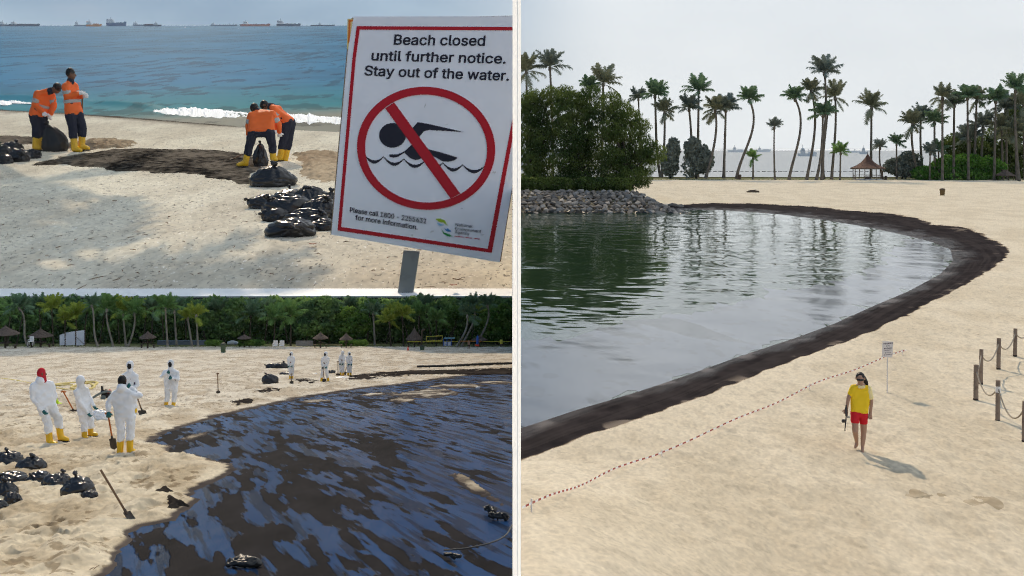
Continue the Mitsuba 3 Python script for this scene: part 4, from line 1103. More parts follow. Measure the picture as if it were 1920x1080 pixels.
def patch(panel, poly, seed, edge, relief, name, label, matn, res=260, kind='stuff', sink=0.3):
    """A low ragged heap of stuff lying on a ground: its edge dips under the sand."""
    w = at(panel, *np.array(poly, float).T)[:, :2]
    pg = shapely.Polygon(w).buffer(0)
    x0, y0, x1, y1 = pg.buffer(edge).bounds
    gx, gy = np.meshgrid(np.linspace(x0, x1, res), np.linspace(y0, y1, res))
    q = np.stack([gx.ravel(), gy.ravel()], 1)
    s = cKDTree(dense(np.vstack([w, w[:1]]), edge * 0.2)).query(q)[0] * np.where(shapely.contains_xy(pg, q[:, 0], q[:, 1]), 1, -1)
    s = s + edge * 3.2 * nz(q[:, 0], q[:, 1] / 1.6, edge * 2.2, seed, 4) + edge * 4 * nz(q[:, 0], q[:, 1] / 2, edge * 10, seed + 4, 3)
    z = -sink + (sink + relief) * np.clip(s / edge, -0.5, 1) + relief * 3.0 * nz(q[:, 0], q[:, 1], edge * 0.8, seed + 1, 4)
    base = ground(panel, q[:, 1]) + {'T': 0.75, 'R': 0.05, 'B': 0.06}.get(panel, 0.0)
    P = np.column_stack([q, base + z]).reshape(res, res, 3)
    gm = grid_mesh(P)
    keep = (s.reshape(-1) > -edge * 0.6)[gm.faces].all(1)
    gm.update_faces(keep)
    gm.remove_unreferenced_vertices()
    k = add(key(name), gm, matn, True)
    labels[k] = {'label': label, 'kind': kind, 'category': name.replace('_', ' ')}
    return k


def gunk(a, b, s):
    return proc(lambda p, n, uv: mix(a, b, smoothstep(0.3, 0.72, 0.6 * fbm(p.x / s, p.y / s, p.z / s, 4) + 0.4 * fbm(p.x / (s * 6), p.y / (s * 9), 3.0, 3))))


mat('mat_oily_top', gunk((0.010, 0.009, 0.008), (0.165, 0.14, 0.112), 1.4), 1.0, 0.0, False)
patch('T', [(105, 308), (150, 291), (196, 283), (262, 280), (332, 283), (402, 285), (446, 291), (478, 312), (462, 328), (482, 344), (420, 337), (380, 331), (330, 326), (282, 319), (205, 313), (150, 311)], 7, 4.0, 0.22, 'oily_sand', 'broad patch of dark oily sand between the two pairs of men in orange', 'mat_oily_top')
patch('T', [(-20, 259), (30, 257), (70, 262), (64, 272), (20, 272), (-20, 273)], 8, 3.0, 0.2, 'oily_sand', 'strip of dark oily sand behind the heap of bags at the left edge', 'mat_oily_top', 120)
patch('T', [(112, 272), (160, 268), (196, 274), (170, 283), (130, 284)], 9, 2.0, 0.2, 'oily_sand', 'small dark patch of oily sand behind the standing man in orange', 'mat_oily_top', 120)
mat('mat_dug_sand', gunk((0.27, 0.20, 0.13), (0.44, 0.35, 0.24), 2.0), 0.95, 0.1, False)
patch('T', [(160, 268), (210, 264), (250, 270), (230, 280), (180, 280)], 10, 2.0, 0.6, 'dug_sand', 'dug up brown sand beside the standing man in orange', 'mat_dug_sand', 120)
patch('T', [(545, 292), (590, 286), (640, 290), (660, 330), (600, 345), (560, 330)], 11, 2.5, 0.6, 'dug_sand', 'dug up brown sand behind the big round bag', 'mat_dug_sand', 120)
# twigs, leaves and shell grit strewn over the upper beach
r = np.random.default_rng(77)
lit = []
for i in range(150):
    px, py = r.uniform(0, 960), 345 + 195 * r.random() ** 0.7
    p = at('T', px, py, 0.9)
    m = p[1] / F
    a, ln = r.uniform(0, 6.28), r.uniform(1.5, 7.0) * m * (2.2 if i % 9 == 0 else 1)
    dv = np.array([math.cos(a), math.sin(a) * 2.2, 0.12]) * ln
    lit.append(tube(bezier([p - dv, p + [0.2 * ln, 0.2 * ln, 0.1 * ln], p + dv], 5), np.array([0.5, 0.8, 0.7, 0.6, 0.3]) * m * r.uniform(0.6, 1.3), 5))
add('beach_litter', cat(lit), 'mat_handle_wood', 40)
labels['beach_litter'] = {'label': 'dark twigs and bits strewn over the upper beach', 'kind': 'stuff', 'category': 'litter'}
mat('mat_dead_leaf', (0.26, 0.085, 0.05), 0.7)
for px, py, lab in ((850, 535, 'curled reddish leaf on the sand right of the sign post'), (586, 458, 'small reddish leaf on the sand below the heap of bags')):
    p = at('T', px, py, 1.0)
    m = p[1] / F
    gx, gy = np.meshgrid(np.linspace(-1, 1, 9), np.linspace(-1, 1, 7))
    P = np.stack([p[0] + gx * 7 * m, p[1] + gy * (1 - gx ** 2 * 0.9) * 9 * m, p[2] + (1.2 * np.abs(gy) + 1.5 * gx ** 2) * m], -1)
    add(thing('dead_leaf', lab, 'leaf'), grid_mesh(P), 'mat_dead_leaf', True)
k = thing('twig', 'forked dark twig on the sand right of the sign post', 'twig')
p = at('T', 858, 524, 1.0); m = p[1] / F
add(k, cat([tube(bezier([p + np.array([-9, 8, 1]) * m, p, p + np.array([11, -12, 1]) * m], 8), np.linspace(1.2, 0.6, 8) * m, 6), tube([p, p + np.array([8, 10, 2]) * m], 0.6 * m, 5)]), 'mat_handle_wood', 40)

# ---- foam of the breaking waves
scene['mat_foam'] = {'type': 'principled', 'base_color': {'type': 'rgb', 'value': [0.88, 0.90, 0.91]}, 'roughness': 0.8, 'specular': 0.2}


def foam(x0, x1, y0, y1, thick, seed, rag=0.5):
    xs = np.linspace(x0, x1, int(3 * (x1 - x0)))
    t = (xs - x0) / (x1 - x0)
    rows = []
    yc = y0 + (y1 - y0) * t
    hgt = thick * (np.sin(np.pi * np.clip(t * 0.9 + 0.05, 0, 1)) ** 0.5) * (0.6 + 0.9 * meshkit.fbm(np.stack([xs / 10, xs * 0, xs * 0], -1), 5, seed))
    for s in np.linspace(-1, 1, 21):
        py = yc + s * hgt * 0.5
        p = at('T', xs, py)
        n1 = meshkit.fbm(np.stack([xs / 3.2, xs * 0 + s * 3.5, xs * 0], -1), 5, seed + 2)
        p[:, 2] += (-0.9 + 1.7 * (1 - s * s) ** 0.7 * (0.2 + 1.6 * (n1 - 0.15)) * (hgt / thick)) * rag * 1.3 + 0.25
        rows.append(p)
    return grid_mesh(np.array(rows[::-1]))


add('wave_foam', cat([foam(288, 475, 205, 215, 15, 1, 0.55), foam(440, 660, 214, 226, 15, 4, 0.6), foam(330, 640, 210, 224, 8, 21, 0.4), foam(-40, 22, 190, 193, 8, 6, 0.5), foam(8, 60, 190, 194, 3, 7, 0.3), foam(600, 760, 224, 233, 12, 11, 0.7)]), 'mat_foam', True)
labels['wave_foam'] = {'label': 'white foam of the small waves breaking along the upper beach', 'kind': 'stuff', 'category': 'foam'}

# ---- ships on the horizon
mat('mat_ship_navy', (0.045, 0.075, 0.13), 0.6)
mat('mat_ship_blue', (0.055, 0.115, 0.24), 0.6)
mat('mat_ship_grey', (0.16, 0.21, 0.28), 0.6)
mat('mat_ship_red', (0.42, 0.13, 0.09), 0.6)
mat('mat_ship_orange', (0.55, 0.20, 0.035), 0.6)
mat('mat_ship_white', (0.78, 0.78, 0.78), 0.6)
mat('mat_ship_pale', (0.36, 0.40, 0.42), 0.7)
mat('mat_ship_deck', (0.20, 0.10, 0.085), 0.7)


def ship(label, x0, x1, wl, hull_h, sup_x, sup_w, sup_h, hullmat, d, group, supmat='mat_ship_white', deckmat='mat_ship_deck', cargo=(), cranes=(), bow=1, funnel=True, mast=True):
    """All in pixels at distance d: hull from x0 to x1 on the waterline wl, superstructure, cargo [(x, w, h)], cranes [(x, h)]."""
    k = thing('cargo_ship', label, 'ship', group)
    m = d / F
    o = spot(x0, wl, d)
    Ln, be = (x1 - x0) * m, 0.16 * (x1 - x0) * m
    P = []
    for z, tk in ((-0.3 * hull_h * m, 0.04), (hull_h * m, 0.0)):
        for fx, fy in ((0.02 + tk, 0.7), (0.0 + tk, 0.4), (0.10, 1.0), (0.82, 1.0), (0.93 - tk, 0.6), (1.0 - tk, 0.02)):
            for s in (-1, 1):
                P.append([(fx if bow > 0 else 1 - fx) * Ln, s * fy * be / 2, z])
    h = tri(manifold3d.Manifold.hull_points(np.array(P)))
    h.apply_translation(o)
    part(k, 'hull', h, hullmat)
    fx = 0.94 * Ln if bow > 0 else 0.06 * Ln
    part(k, 'forecastle', box((0.09 * Ln, be * 0.5, hull_h * 0.35 * m), o + [fx, 0, hull_h * 1.15 * m], 0.1 * m), hullmat)
    top = hull_h * m
    sx = (sup_x - x0) * m
    st = part(k, 'superstructure', cat([box((sup_w * m, be * 0.8, sup_h * 0.62 * m), o + [sx, 0, top + sup_h * 0.31 * m], 0.1 * m), box((sup_w * 0.7 * m, be * 0.9, sup_h * 0.26 * m), o + [sx, 0, top + sup_h * 0.75 * m], 0.1 * m), box((sup_w * 0.45 * m, be * 0.5, sup_h * 0.12 * m), o + [sx, 0, top + sup_h * 0.94 * m], 0.1 * m)]), supmat)
    for i in range(2):
        part(st, 'window_row', box((sup_w * 0.72 * m, be * 0.02, sup_h * 0.07 * m), o + [sx, -be * (0.46 if i else 0.41), top + sup_h * (0.76 if i else 0.45) * m]), 'mat_ship_navy')
    if funnel:
        part(k, 'funnel', box((sup_w * 0.22 * m, be * 0.22, sup_h * 0.5 * m), o + [sx - sup_w * 0.42 * m * bow, 0, top + sup_h * 0.75 * m], 0.1 * m), hullmat)
    if mast:
        part(k, 'mast', tube([o + [sx, 0, top + sup_h * m], o + [sx, 0, top + sup_h * 1.6 * m]], 0.35 * m, 6), 'mat_ship_navy')
    for cx, w, hh in cargo:
        part(k, 'deck_cargo', box((w * m, be * 0.7, hh * m), o + [(cx - x0) * m, 0, top + hh / 2 * m], 0.1 * m), deckmat)
    for cx, hh in cranes:
        b = o + [(cx - x0) * m, 0, top]
        part(k, 'crane', cat([tube([b, b + [0, 0, hh * m]], 0.45 * m, 6), tube([b + [0, 0, hh * 0.9 * m], b + [hh * 0.7 * m, 0, hh * 0.45 * m]], 0.3 * m, 6)]), 'mat_ship_pale')
    return k


g = 'ships on the horizon'
ship('dark ship at the far left of the horizon, cut short behind the next', -8, 20, 49, 3, 4, 7, 5, 'mat_ship_navy', 10050, g, cranes=[(12, 3)])
ship('long low navy ship with a white bridge, second from the left', 19, 75, 49.3, 3.4, 26, 9, 4.5, 'mat_ship_navy', 9800, g, cargo=[(50, 34, 0.8)], cranes=[(40, 2)])
ship('pale grey ship left of the small orange vessel', 139, 166, 49, 2.2, 144, 6, 5, 'mat_ship_grey', 10100, g)
ship('small orange and white work vessel on the horizon', 161, 191, 49.6, 3.5, 167, 9, 6, 'mat_ship_orange', 9500, g, cargo=[(180, 10, 1.8)], deckmat='mat_ship_orange')
ship('tall blue cargo ship with a big white bridge at its left', 199, 237, 49.2, 6.4, 207, 14, 7, 'mat_ship_blue', 9900, g, cargo=[(226, 14, 0.6)], deckmat='mat_ship_blue')
ship('small grey ship with a white bridge right of the blue ship', 249, 275, 48.9, 2.6, 254, 8, 4, 'mat_ship_grey', 10150, g)
ship('low dark red ship at the right end of the left ship group', 269, 303, 49.4, 3.0, 292, 5, 4, 'mat_ship_navy', 9700, g, cargo=[(280, 14, 1.4)], bow=-1)
ship('faint grey blue ship in the middle of the horizon', 394, 446, 49, 2.0, 400, 6, 3, 'mat_ship_grey', 10200, g, cranes=[(430, 3), (437, 3), (442, 2.5)])
ship('long red hulled tanker with a white bridge', 449, 507, 49.3, 3.6, 461, 8, 5, 'mat_ship_red', 9800, g, cranes=[(480, 2)], deckmat='mat_ship_red')
ship('dark navy tanker with a tall white bridge at its left', 518, 564, 49.2, 3.9, 526, 12, 6.5, 'mat_ship_navy', 9900, g, cargo=[(545, 20, 0.8)])
ship('thin low dark ship nearest to the sign', 582, 628, 48.9, 1.8, 600, 5, 3, 'mat_ship_navy', 10150, g)
k = thing('boat', 'tiny white boat below the middle of the horizon', 'boat')
b = spot(347, 51.5, 8000); m = 8000 / F
part(k, 'hull', tri(hull((b, np.array([2.2, 0.8, 0.8]) * m))), 'mat_ship_white', True)
part(k, 'mast', tube([b, b + [0, 0, 4 * m]], 0.25 * m, 5), 'mat_ship_white')

# ---- palms left of the frame whose shade falls on the upper beach
for i, (sx, sy, h, lean, L) in enumerate([(30, 515, 118, 62, 44), (170, 505, 150, 100, 40), (-10, 408, 128, 50, 30), (60, 345, 140, 60, 30), (100, 528, 130, 80, 40)]):
    p = at('T', sx, sy)
    cr = p + np.array([-SUN[0] * -1, SUN[1], 0]) * 0
    cr = p + np.array(SUN) / SUN[2] * h
    cr[2] = p[2] + h
    gz = float(ground('T', cr[1]))
    base = np.array([min(cr[0] - lean, -0.47 * cr[1] - 6), cr[1], gz])
    dd = cr[1]
    palm(('palm leaning in from the left over the upper beach, nearest the white ledge', 'palm leaning far in over the upper beach', 'palm left of the upper beach near the heap of bags', 'palm left of the upper beach by the water', 'palm with a dense crown hanging over the white ledge from the left')[i], 'palms beside the upper beach', base, ((cr[0]) / dd * F + CX, HOR - (cr[2] - CZ) / dd * F), dd, L / (dd / F), 25, 'mat_frond_green', 'mat_trunk_palm', (0, 0), 5 / (dd / F), 300 + i, separate=False)
# ------------------------------------------------------------------ the sign on the upper beach
SD = 176.6
sm = SD / F
mat('mat_sign_white', stained((0.90, 0.92, 1.0), (0.82, 0.83, 0.90), 4.0, 0.35), 0.4)
mat('mat_sign_red', (0.50, 0.008, 0.022), 0.45)
mat('mat_sign_ink', (0.012, 0.014, 0.03), 0.5)
mat('mat_board_edge', (0.34, 0.24, 0.16), 0.8)
mat('mat_post_grey', stained((0.28, 0.29, 0.29), (0.2, 0.2, 0.2), 1.0, 0.5), 0.5)
mat('mat_sign_orange', (0.80, 0.20, 0.03), 0.5)
mat('mat_sign_cream', (0.80, 0.66, 0.30), 0.5)
mat('mat_logo_lime', (0.35, 0.50, 0.03), 0.5)
mat('mat_logo_green', (0.02, 0.26, 0.06), 0.5)
mat('mat_logo_blue', (0.03, 0.20, 0.50), 0.5)
mat('mat_logo_sky', (0.25, 0.50, 0.75), 0.5)
mat('mat_smudge', (0.62, 0.62, 0.66), 0.6)
sign = thing('warning_sign', 'large white no swimming sign on a grey post, red border and red circle', 'sign')
CUT = shapely.box(0, 0, 968, 1080)


def plate(poly, layer, thick=0.5):
    """A flat piece of the board: outline in the sign's own sheet, layer: how many steps in front of the board."""
    poly = poly.intersection(CUT)
    ms = []
    for g in getattr(poly, 'geoms', [poly]):
        if g.area < 0.05 or g.geom_type != 'Polygon':
            continue
        e = trimesh.creation.extrude_polygon(g, 1.0, engine='earcut')
        v = e.vertices
        e.vertices = np.stack([(v[:, 0] - CX) * sm, SD - layer * 0.05 - (v[:, 2]) * thick * 0.1, CZ + (HOR - v[:, 1]) * sm], -1)
        ms.append(e)
    return cat(ms)


Pg = shapely.Polygon
part(sign, 'board', plate(Pg([(663, 31), (1010, 30), (1002, 100), (937, 492), (621, 440), (652, 96), (658, 60)]), -6, 2.5), 'mat_sign_white')
part(sign, 'backing', plate(Pg([(659, 33), (1012, 28.5), (1002, 100), (939, 491), (619, 438), (650, 92), (655, 58)]), -9, 1.8), 'mat_board_edge')
ring_o = Pg([(669, 49), (996, 51), (992, 90), (922, 474), (633, 432), (661, 108)])
ring_i = Pg([(674.5, 55.5), (990, 57), (986, 92), (914.5, 466.5), (639.5, 425.5), (667, 110)])
part(sign, 'border', plate(ring_o.difference(ring_i), 0), 'mat_sign_red')
el = shapely.affinity.rotate(shapely.affinity.scale(shapely.Point(799, 278).buffer(1, 64), 129.5, 115), 6)
ei = shapely.affinity.rotate(shapely.affinity.scale(shapely.Point(799, 278.5).buffer(1, 64), 114.5, 101), 6)
sl = Pg([(722.5, 203), (739, 192), (863, 363), (845, 372)])
part(sign, 'prohibition_circle', plate(el.difference(ei).union(sl.intersection(el)), 1.2), 'mat_sign_red')
z = lambda pts: Pg([(650 + x / 4.153, 150 + y / 4.153) for x, y in pts])  # noqa: E731
head_ = shapely.affinity.scale(shapely.Point(650 + 357 / 4.153, 150 + 431 / 4.153).buffer(1, 32), 25, 23)
arm = z([(515, 370), (555, 328), (640, 343), (912, 405), (800, 398), (640, 388), (600, 400), (560, 450), (530, 470), (480, 420)])
bodyp = z([(335, 580), (400, 578), (450, 555), (500, 510), (540, 460), (640, 540), (720, 560), (865, 604), (840, 625), (790, 637), (740, 630), (690, 600), (660, 590), (600, 600), (560, 620), (530, 622), (490, 605), (450, 565), (400, 598), (360, 605), (330, 595)])
waves = []
for a, b, s in (((135, 580), (287, 598), 52), ((287, 598), (445, 615), 52), ((445, 615), (610, 630), 52), ((690, 680), (750, 645), 4), ((750, 645), (903, 660), 50), ((903, 660), (1070, 675), 48)):
    t = np.linspace(0, 1, 14)
    px, py = a[0] + (b[0] - a[0]) * t, a[1] + (b[1] - a[1]) * t + s * 4 * t * (1 - t) * 0.78
    lo = py + 3 + (18 if s > 10 else 8) * np.sin(np.pi * t) ** 1.3
    waves.append(z(list(zip(px, py - 4)) + list(zip(px[::-1], lo[::-1]))).buffer(0))
sw = part(sign, 'swimmer_symbol', plate(shapely.union_all([head_, arm.buffer(0), bodyp.buffer(0)] + waves).intersection(el), 0), 'mat_sign_ink')


def lettering(text, x0, y0, x1, y1, cap, shear, bold=True, layer=0, matn='mat_sign_ink'):
    """Text whose base line runs from (x0, y0) to (x1, y1) of the sign's sheet."""
    t = meshkit.text_mesh(text, 1.0, 0.05, bold)
    v = t.vertices
    lo, hi = v[:, 0].min(), v[:, 0].max()
    f = (v[:, 0] - lo) / (hi - lo)
    x = x0 + (x1 - x0) * f + v[:, 1] * cap * shear
    y = y0 + (y1 - y0) * f - v[:, 1] * cap
    t.vertices = np.stack([(x - CX) * sm, SD - 0.002 - layer * 0.05 - v[:, 2] / 0.05 * 0.05, CZ + (HOR - y) * sm], -1)
    t.invert()
    ps = sorted(t.split(only_watertight=False), key=lambda q: q.bounds[0][0])
    words = [[ps[0]]]
    for q in ps[1:]:
        end = max(w_.bounds[1][0] for w_ in words[-1])
        if q.bounds[0][0] - end > 0.24 * cap * sm:
            words.append([])
        words[-1].append(q)
    for w_ in words:
        part(sign, 'word', cat(w_), matn)


lettering('Beach closed', 738, 83.5, 909, 85.5, 18.5, 0.10)
lettering('until further notice.', 696, 113, 948, 119, 18.0, 0.10)
lettering('Stay out of the water.', 683, 141, 954, 151, 18.0, 0.10)
lettering('Please call 1800 - 2255632', 656, 397.5, 799, 419, 8.8, 0.06)
lettering('for more information.', 666, 411.5, 783, 430.5, 8.6, 0.06)
y2 = lambda pts: Pg([(640 + x / 6, 380 + y / 6) for x, y in pts]).buffer(0)  # noqa: E731
part(sign, 'logo_leaf', plate(y2([(1060, 182), (1110, 178), (1165, 200), (1195, 258), (1150, 225), (1095, 215)]), 0), 'mat_logo_lime')
part(sign, 'logo_leaf', plate(y2([(1125, 295), (1155, 335), (1200, 350), (1255, 378), (1200, 380), (1150, 350)]), 0), 'mat_logo_green')
part(sign, 'logo_wave', plate(y2([(1080, 225), (1120, 240), (1160, 252), (1115, 262), (1090, 248)]), 0), 'mat_logo_sky')
part(sign, 'logo_wave', plate(y2([(1155, 290), (1190, 300), (1190, 285), (1245, 325), (1190, 325)]), 0), 'mat_logo_blue')
lettering('National', 854, 423.5, 886, 427, 5.6, 0.03, False)
lettering('Environment', 853, 431.5, 902, 436.5, 5.6, 0.03, False)
lettering('Agency', 853, 437.5, 880, 441, 5.6, 0.03, False)
part(sign, 'logo_rule', plate(Pg([(852, 442), (870, 444), (870, 445.2), (852, 443.2)]).union(Pg([(873, 444.5), (885, 446), (885, 447.2), (873, 445.7)])).union(Pg([(889, 446.3), (900, 447.6), (900, 448.8), (889, 447.5)])), 0), 'mat_sign_red')
sm_ = [shapely.affinity.rotate(shapely.affinity.scale(shapely.Point(x, y).buffer(1, 6), a, b), t) for x, y, a, b, t in ((866, 391, 2, 1.2, 10), (927, 323, 3.5, 1.6, 0), (810, 434, 4, 1.3, -20), (773, 441, 2, 2, 0), (905, 440, 3, 1, 0), (797, 198, 1, 5, 20), (838, 233, 3, 0.8, -20))]
part(sign, 'smudge', plate(shapely.union_all(sm_), 0, 0.2), 'mat_smudge')
pb = np.array([[752.5, 490], [782, 492], [774, 546], [745, 546]])
part(sign, 'post', tri(manifold3d.Manifold.hull_points(np.array([[(x - CX) * sm, SD + o, CZ + (HOR - y) * sm] for o in (0.64, 1.5) for x, y in [(756, 470), (786, 472), (774, 549), (745, 549)]]))), 'mat_post_grey')
old = thing('old_sign', 'orange and cream sign peeping out behind the upper left corner of the white sign', 'sign')
part(old, 'panel', plate(Pg([(651, 35), (690, 34), (690, 96), (650, 92)]), -8, 2), 'mat_sign_cream')
part(old, 'stripe', plate(Pg([(653.5, 37), (664, 36.6), (664, 40), (657, 40.2), (655.5, 80), (652, 80)]), -3.8, 0.5), 'mat_sign_orange')
part(old, 'batten', tri(manifold3d.Manifold.hull_points(np.array([[(x - CX) * sm, SD + o, CZ + (HOR - y) * sm] for o in (0.42, 0.62) for x, y in [(680, 60), (800, 440), (800, 462), (680, 82)]]))), 'mat_post_grey')
# ------------------------------------------------------------------ the palm grove and beach gear of the lower left
lowg = 'palms along the back of the oiled beach'
GROVE = [  # crown, foot, frond length, leaf, trunk, distance, bend, label
    ((19, 594), (14, 648), 34, 'green', 'dark', 154, (0, 0), 'low palm above the hut at the left edge of the oiled beach'),
    ((36, 566), (54, 648), 30, 'deep', 'pale', 150, (-2, 4), 'leaning pale trunked palm right of the leftmost hut'),
    ((74, 582), (78, 648), 32, 'deep', 'dark', 160, (0, 0), 'dark palm behind the second hut from the left'),
    ((97, 578), (100, 648), 34, 'yellow', 'dark', 154, (0, 0), 'yellowish palm left of the white panels'),
    ((122, 602), (121, 648), 26, 'yellow', 'dark', 152, (0, 0), 'low bright palm behind the white panels'),
    ((142, 594), (146, 648), 30, 'yellow', 'dark', 153, (0, 0), 'bright young palm with upright fronds above the white panels'),
    ((172, 570), (184, 648), 24, 'deep', 'pale', 150, (-3, 0), 'tall pale trunked palm right of the white panels'),
    ((200, 578), (212, 648), 34, 'green', 'pale', 152, (-2, -3), 'broad green palm right of the tall pale trunk'),
    ((230, 584), (236, 648), 34, 'yellow', 'pale', 153, (0, 0), 'wide yellow green palm left of the small hut'),
    ((252, 588), (240, 648), 32, 'green', 'pale', 152, (4, 4), 'palm on a curved trunk leaning over the small hut'),
    ((286, 582), (284, 648), 28, 'deep', 'dark', 162, (0, 0), 'dark palm behind the small hut'),
    ((310, 576), (314, 648), 32, 'green', 'pale', 150, (0, 0), 'thick trunked palm right of the small hut'),
    ((327, 584), (331, 648), 28, 'deep', 'pale', 154, (0, 0), 'palm leaning against the thick trunked one'),
    ((352, 598), (360, 648), 25, 'yellow', 'pale', 153, (0, 0), 'low yellow palm, left of a close pair'),
    ((368, 592), (371, 648), 27, 'yellow', 'pale', 151, (0, 0), 'low yellow palm, right of a close pair'),
    ((412, 584), (415, 648), 30, 'deep', 'dark', 160, (0, 0), 'dark palm behind the green bin'),
    ((470, 592), (468, 648), 34, 'deep', 'dark', 160, (0, 0), 'dark palm above the third hut from the left'),
    ((515, 598), (514, 648), 32, 'green', 'dark', 153, (0, 0), 'drooping green palm left of the grey fence'),
    ((545, 594), (545, 648), 32, 'green', 'dark', 155, (0, 0), 'drooping green palm above the grey fence'),
    ((700, 588), (703, 648), 27, 'deep', 'pale', 158, (0, 0), 'thin palm right of the bright bushy tree'),
    ((730, 604), (733, 648), 28, 'yellow', 'dark', 154, (0, 0), 'low yellowish palm near the orange cone'),
    ((754, 594), (757, 648), 28, 'yellow', 'dark', 154, (0, 0), 'yellowish palm left of the tall dark hut'),
    ((786, 594), (784, 648), 30, 'green', 'dark', 158, (0, 0), 'green palm behind the tall dark hut'),
    ((818, 602), (818, 648), 28, 'green', 'dark', 156, (0, 0), 'green palm behind the yellow net'),
    ((876, 592), (856, 648), 28, 'deep', 'pale', 152, (6, 6), 'palm on a slanting pale trunk, left of a crossing pair'),
    ((888, 572), (866, 648), 25, 'deep', 'pale', 153, (6, 8), 'palm on a slanting pale trunk, right of a crossing pair'),
    ((914, 566), (893, 648), 24, 'deep', 'pale', 154, (6, 8), 'thin slanting trunk palm by the blue board')]
for i, (c, b, L, lf, tk, d, bend, lab) in enumerate(GROVE):
    c = (c[0], max(c[1], 553 + 0.82 * L))
    palm(lab, lowg, b, c, d, L, 18 if L > 27 else 15, 'mat_frond_' + lf, 'mat_trunk_' + ('pale' if tk == 'pale' else 'dark'), bend, 4.2 if tk == 'pale' else 3.2, 500 + i, lift=i % 2, name='palm_tree', dry=1)
r = np.random.default_rng(44)
for i, cx in enumerate(np.linspace(-4, 960, 26)):
    palm('palm in the second row of the grove, half hidden by the front palms', 'second row palms of the grove', (cx + r.uniform(-6, 6), 648), (cx + r.uniform(-16, 16), 574 + r.uniform(-2, 26)), 164, r.uniform(20, 27), 18, ('mat_frond_green', 'mat_frond_deep', 'mat_frond_green', 'mat_frond_yellow')[i % 4], 'mat_trunk_dark', (0, 0), 3, 800 + i, separate=False)
bg = 'dark trees behind the palms'
for i, cx in enumerate(range(-10, 965, 54)):
    h = [10, 3, 12, 0, 6, 14, 4, 9, 2, 11, 5, 8][i % 12]
    tree('dense_tree', 'dense dark tree standing behind the palms of the oiled beach', bg, (cx + 4, 648), [(cx - 16, 588 + h * 0.5, 0, 30, 34), (cx + 20, 590 + (12 - h) * 0.4, -6, 30, 33), (cx, 622, 0, 38, 26)], 169, 3200, 8.5, 'mat_leaf_forest', w=3, seed=600 + i, thin=0.55, gap=0.33)
for i, (lobes, lf, n, lab) in enumerate([
        ([(575, 590, 0, 28, 26), (606, 580, -6, 30, 25), (592, 608, -8, 40, 20)], 'mat_leaf_forest', 6500, 'large round leafy tree above the two middle huts'),
        ([(650, 596, 0, 25, 22), (672, 608, -6, 24, 20), (655, 614, -8, 32, 17)], 'mat_leaf_bright', 5500, 'bright bushy tree right of the middle huts'),
        ([(920, 606, 0, 28, 24), (946, 598, -4, 26, 28), (935, 622, -6, 30, 17)], 'mat_leaf_bright', 6000, 'spreading leafy tree at the right end of the grove'),
        ([(846, 598, 0, 9, 18), (856, 586, 0, 12, 12), (842, 614, 0, 7, 12)], 'mat_leaf_bright', 1500, 'climbing yellow green foliage beside the slanting palms'),
        ([(395, 596, 0, 20, 24), (440, 590, 0, 26, 30), (428, 612, 0, 28, 20)], 'mat_leaf_forest', 4000, 'leafy tree between the green bin and the third hut')]):
    tree('leafy_tree', lab, None, (int(np.mean([l[0] for l in lobes])), 648), lobes, 160, n, 6.5, lf, w=2.5, seed=700 + i, thin=0.62, gap=0.36)
for i, (x0, x1, lab) in enumerate([(388, 420, 'low yellow green hedge left of the green bin'), (448, 512, 'low yellow green hedge between the third hut and the grey fence'), (640, 700, 'low hedge right of the middle huts')]):
    tree('hedge', lab, None, ((x0 + x1) / 2, 649), [(x, 643, 0, 9, 5.5) for x in range(x0 + 5, x1, 9)], 150, 1300, 3.6, 'mat_leaf_bright', w=1, seed=720 + i, thin=0.6, gap=0.2, category='hedge')
k = struct('grass_verge', grid_mesh(np.stack([np.meshgrid(np.linspace(-75, -0.02, 50), [150, 154, 160, 175.0])[0], np.meshgrid(np.linspace(-75, -0.02, 50), [150, 154, 160, 175.0])[1], ground('B', np.meshgrid(np.linspace(-75, -0.02, 50), [150, 154, 160, 175.0])[1]) + np.array([-0.1, 0.06, 0.1, 0.1])[:, None] + 0.10 * nz(*np.meshgrid(np.linspace(-75, -0.02, 50), [150, 154, 160, 175.0]), 1.6, 3)], -1)), 'mat_grass_strip', True)

# ---- thatched huts
mat('mat_thatch', stained((0.13, 0.10, 0.085), (0.06, 0.045, 0.038), 0.12, 0.9), 0.95)
mat('mat_thatch_red', stained((0.125, 0.070, 0.055), (0.06, 0.034, 0.028), 0.25, 0.8), 0.9)
mat('mat_dark_timber', stained((0.085, 0.065, 0.05), (0.04, 0.03, 0.025), 0.2, 0.7), 0.8)


def cone_roof(c, radii, zs, n, seed=0, thick=0.06):
    """An n sided roof through rings of radius radii at heights zs (top to eaves), with thickness."""
    r = np.random.default_rng(seed)
    a = np.arange(n) * 2 * np.pi / n + 0.3
    rag = 1 + 0.05 * r.standard_normal(n)
    V = []
    for i, (rr, zz) in enumerate(zip(radii, zs)):
        V.append(np.stack([np.cos(a) * rr * (rag if i == len(zs) - 1 else 1), np.sin(a) * rr, zz + 0 * a], 1))
    for rr, zz in zip(radii[::-1], zs[::-1]):
        V.append(np.stack([np.cos(a) * rr * 0.97, np.sin(a) * rr * 0.97, zz - thick + 0 * a], 1))
    V = np.array(V)
    m = len(V)
    i, j = np.meshgrid(np.arange(m - 1), np.arange(n), indexing='ij')
    f = np.stack([i * n + j, i * n + (j + 1) % n, (i + 1) * n + (j + 1) % n, (i + 1) * n + j], -1).reshape(-1, 4)
    t = trimesh.Trimesh(V.reshape(-1, 3) + c, np.vstack([f[:, [0, 2, 1]], f[:, [0, 3, 2]]]), process=False)
    return t


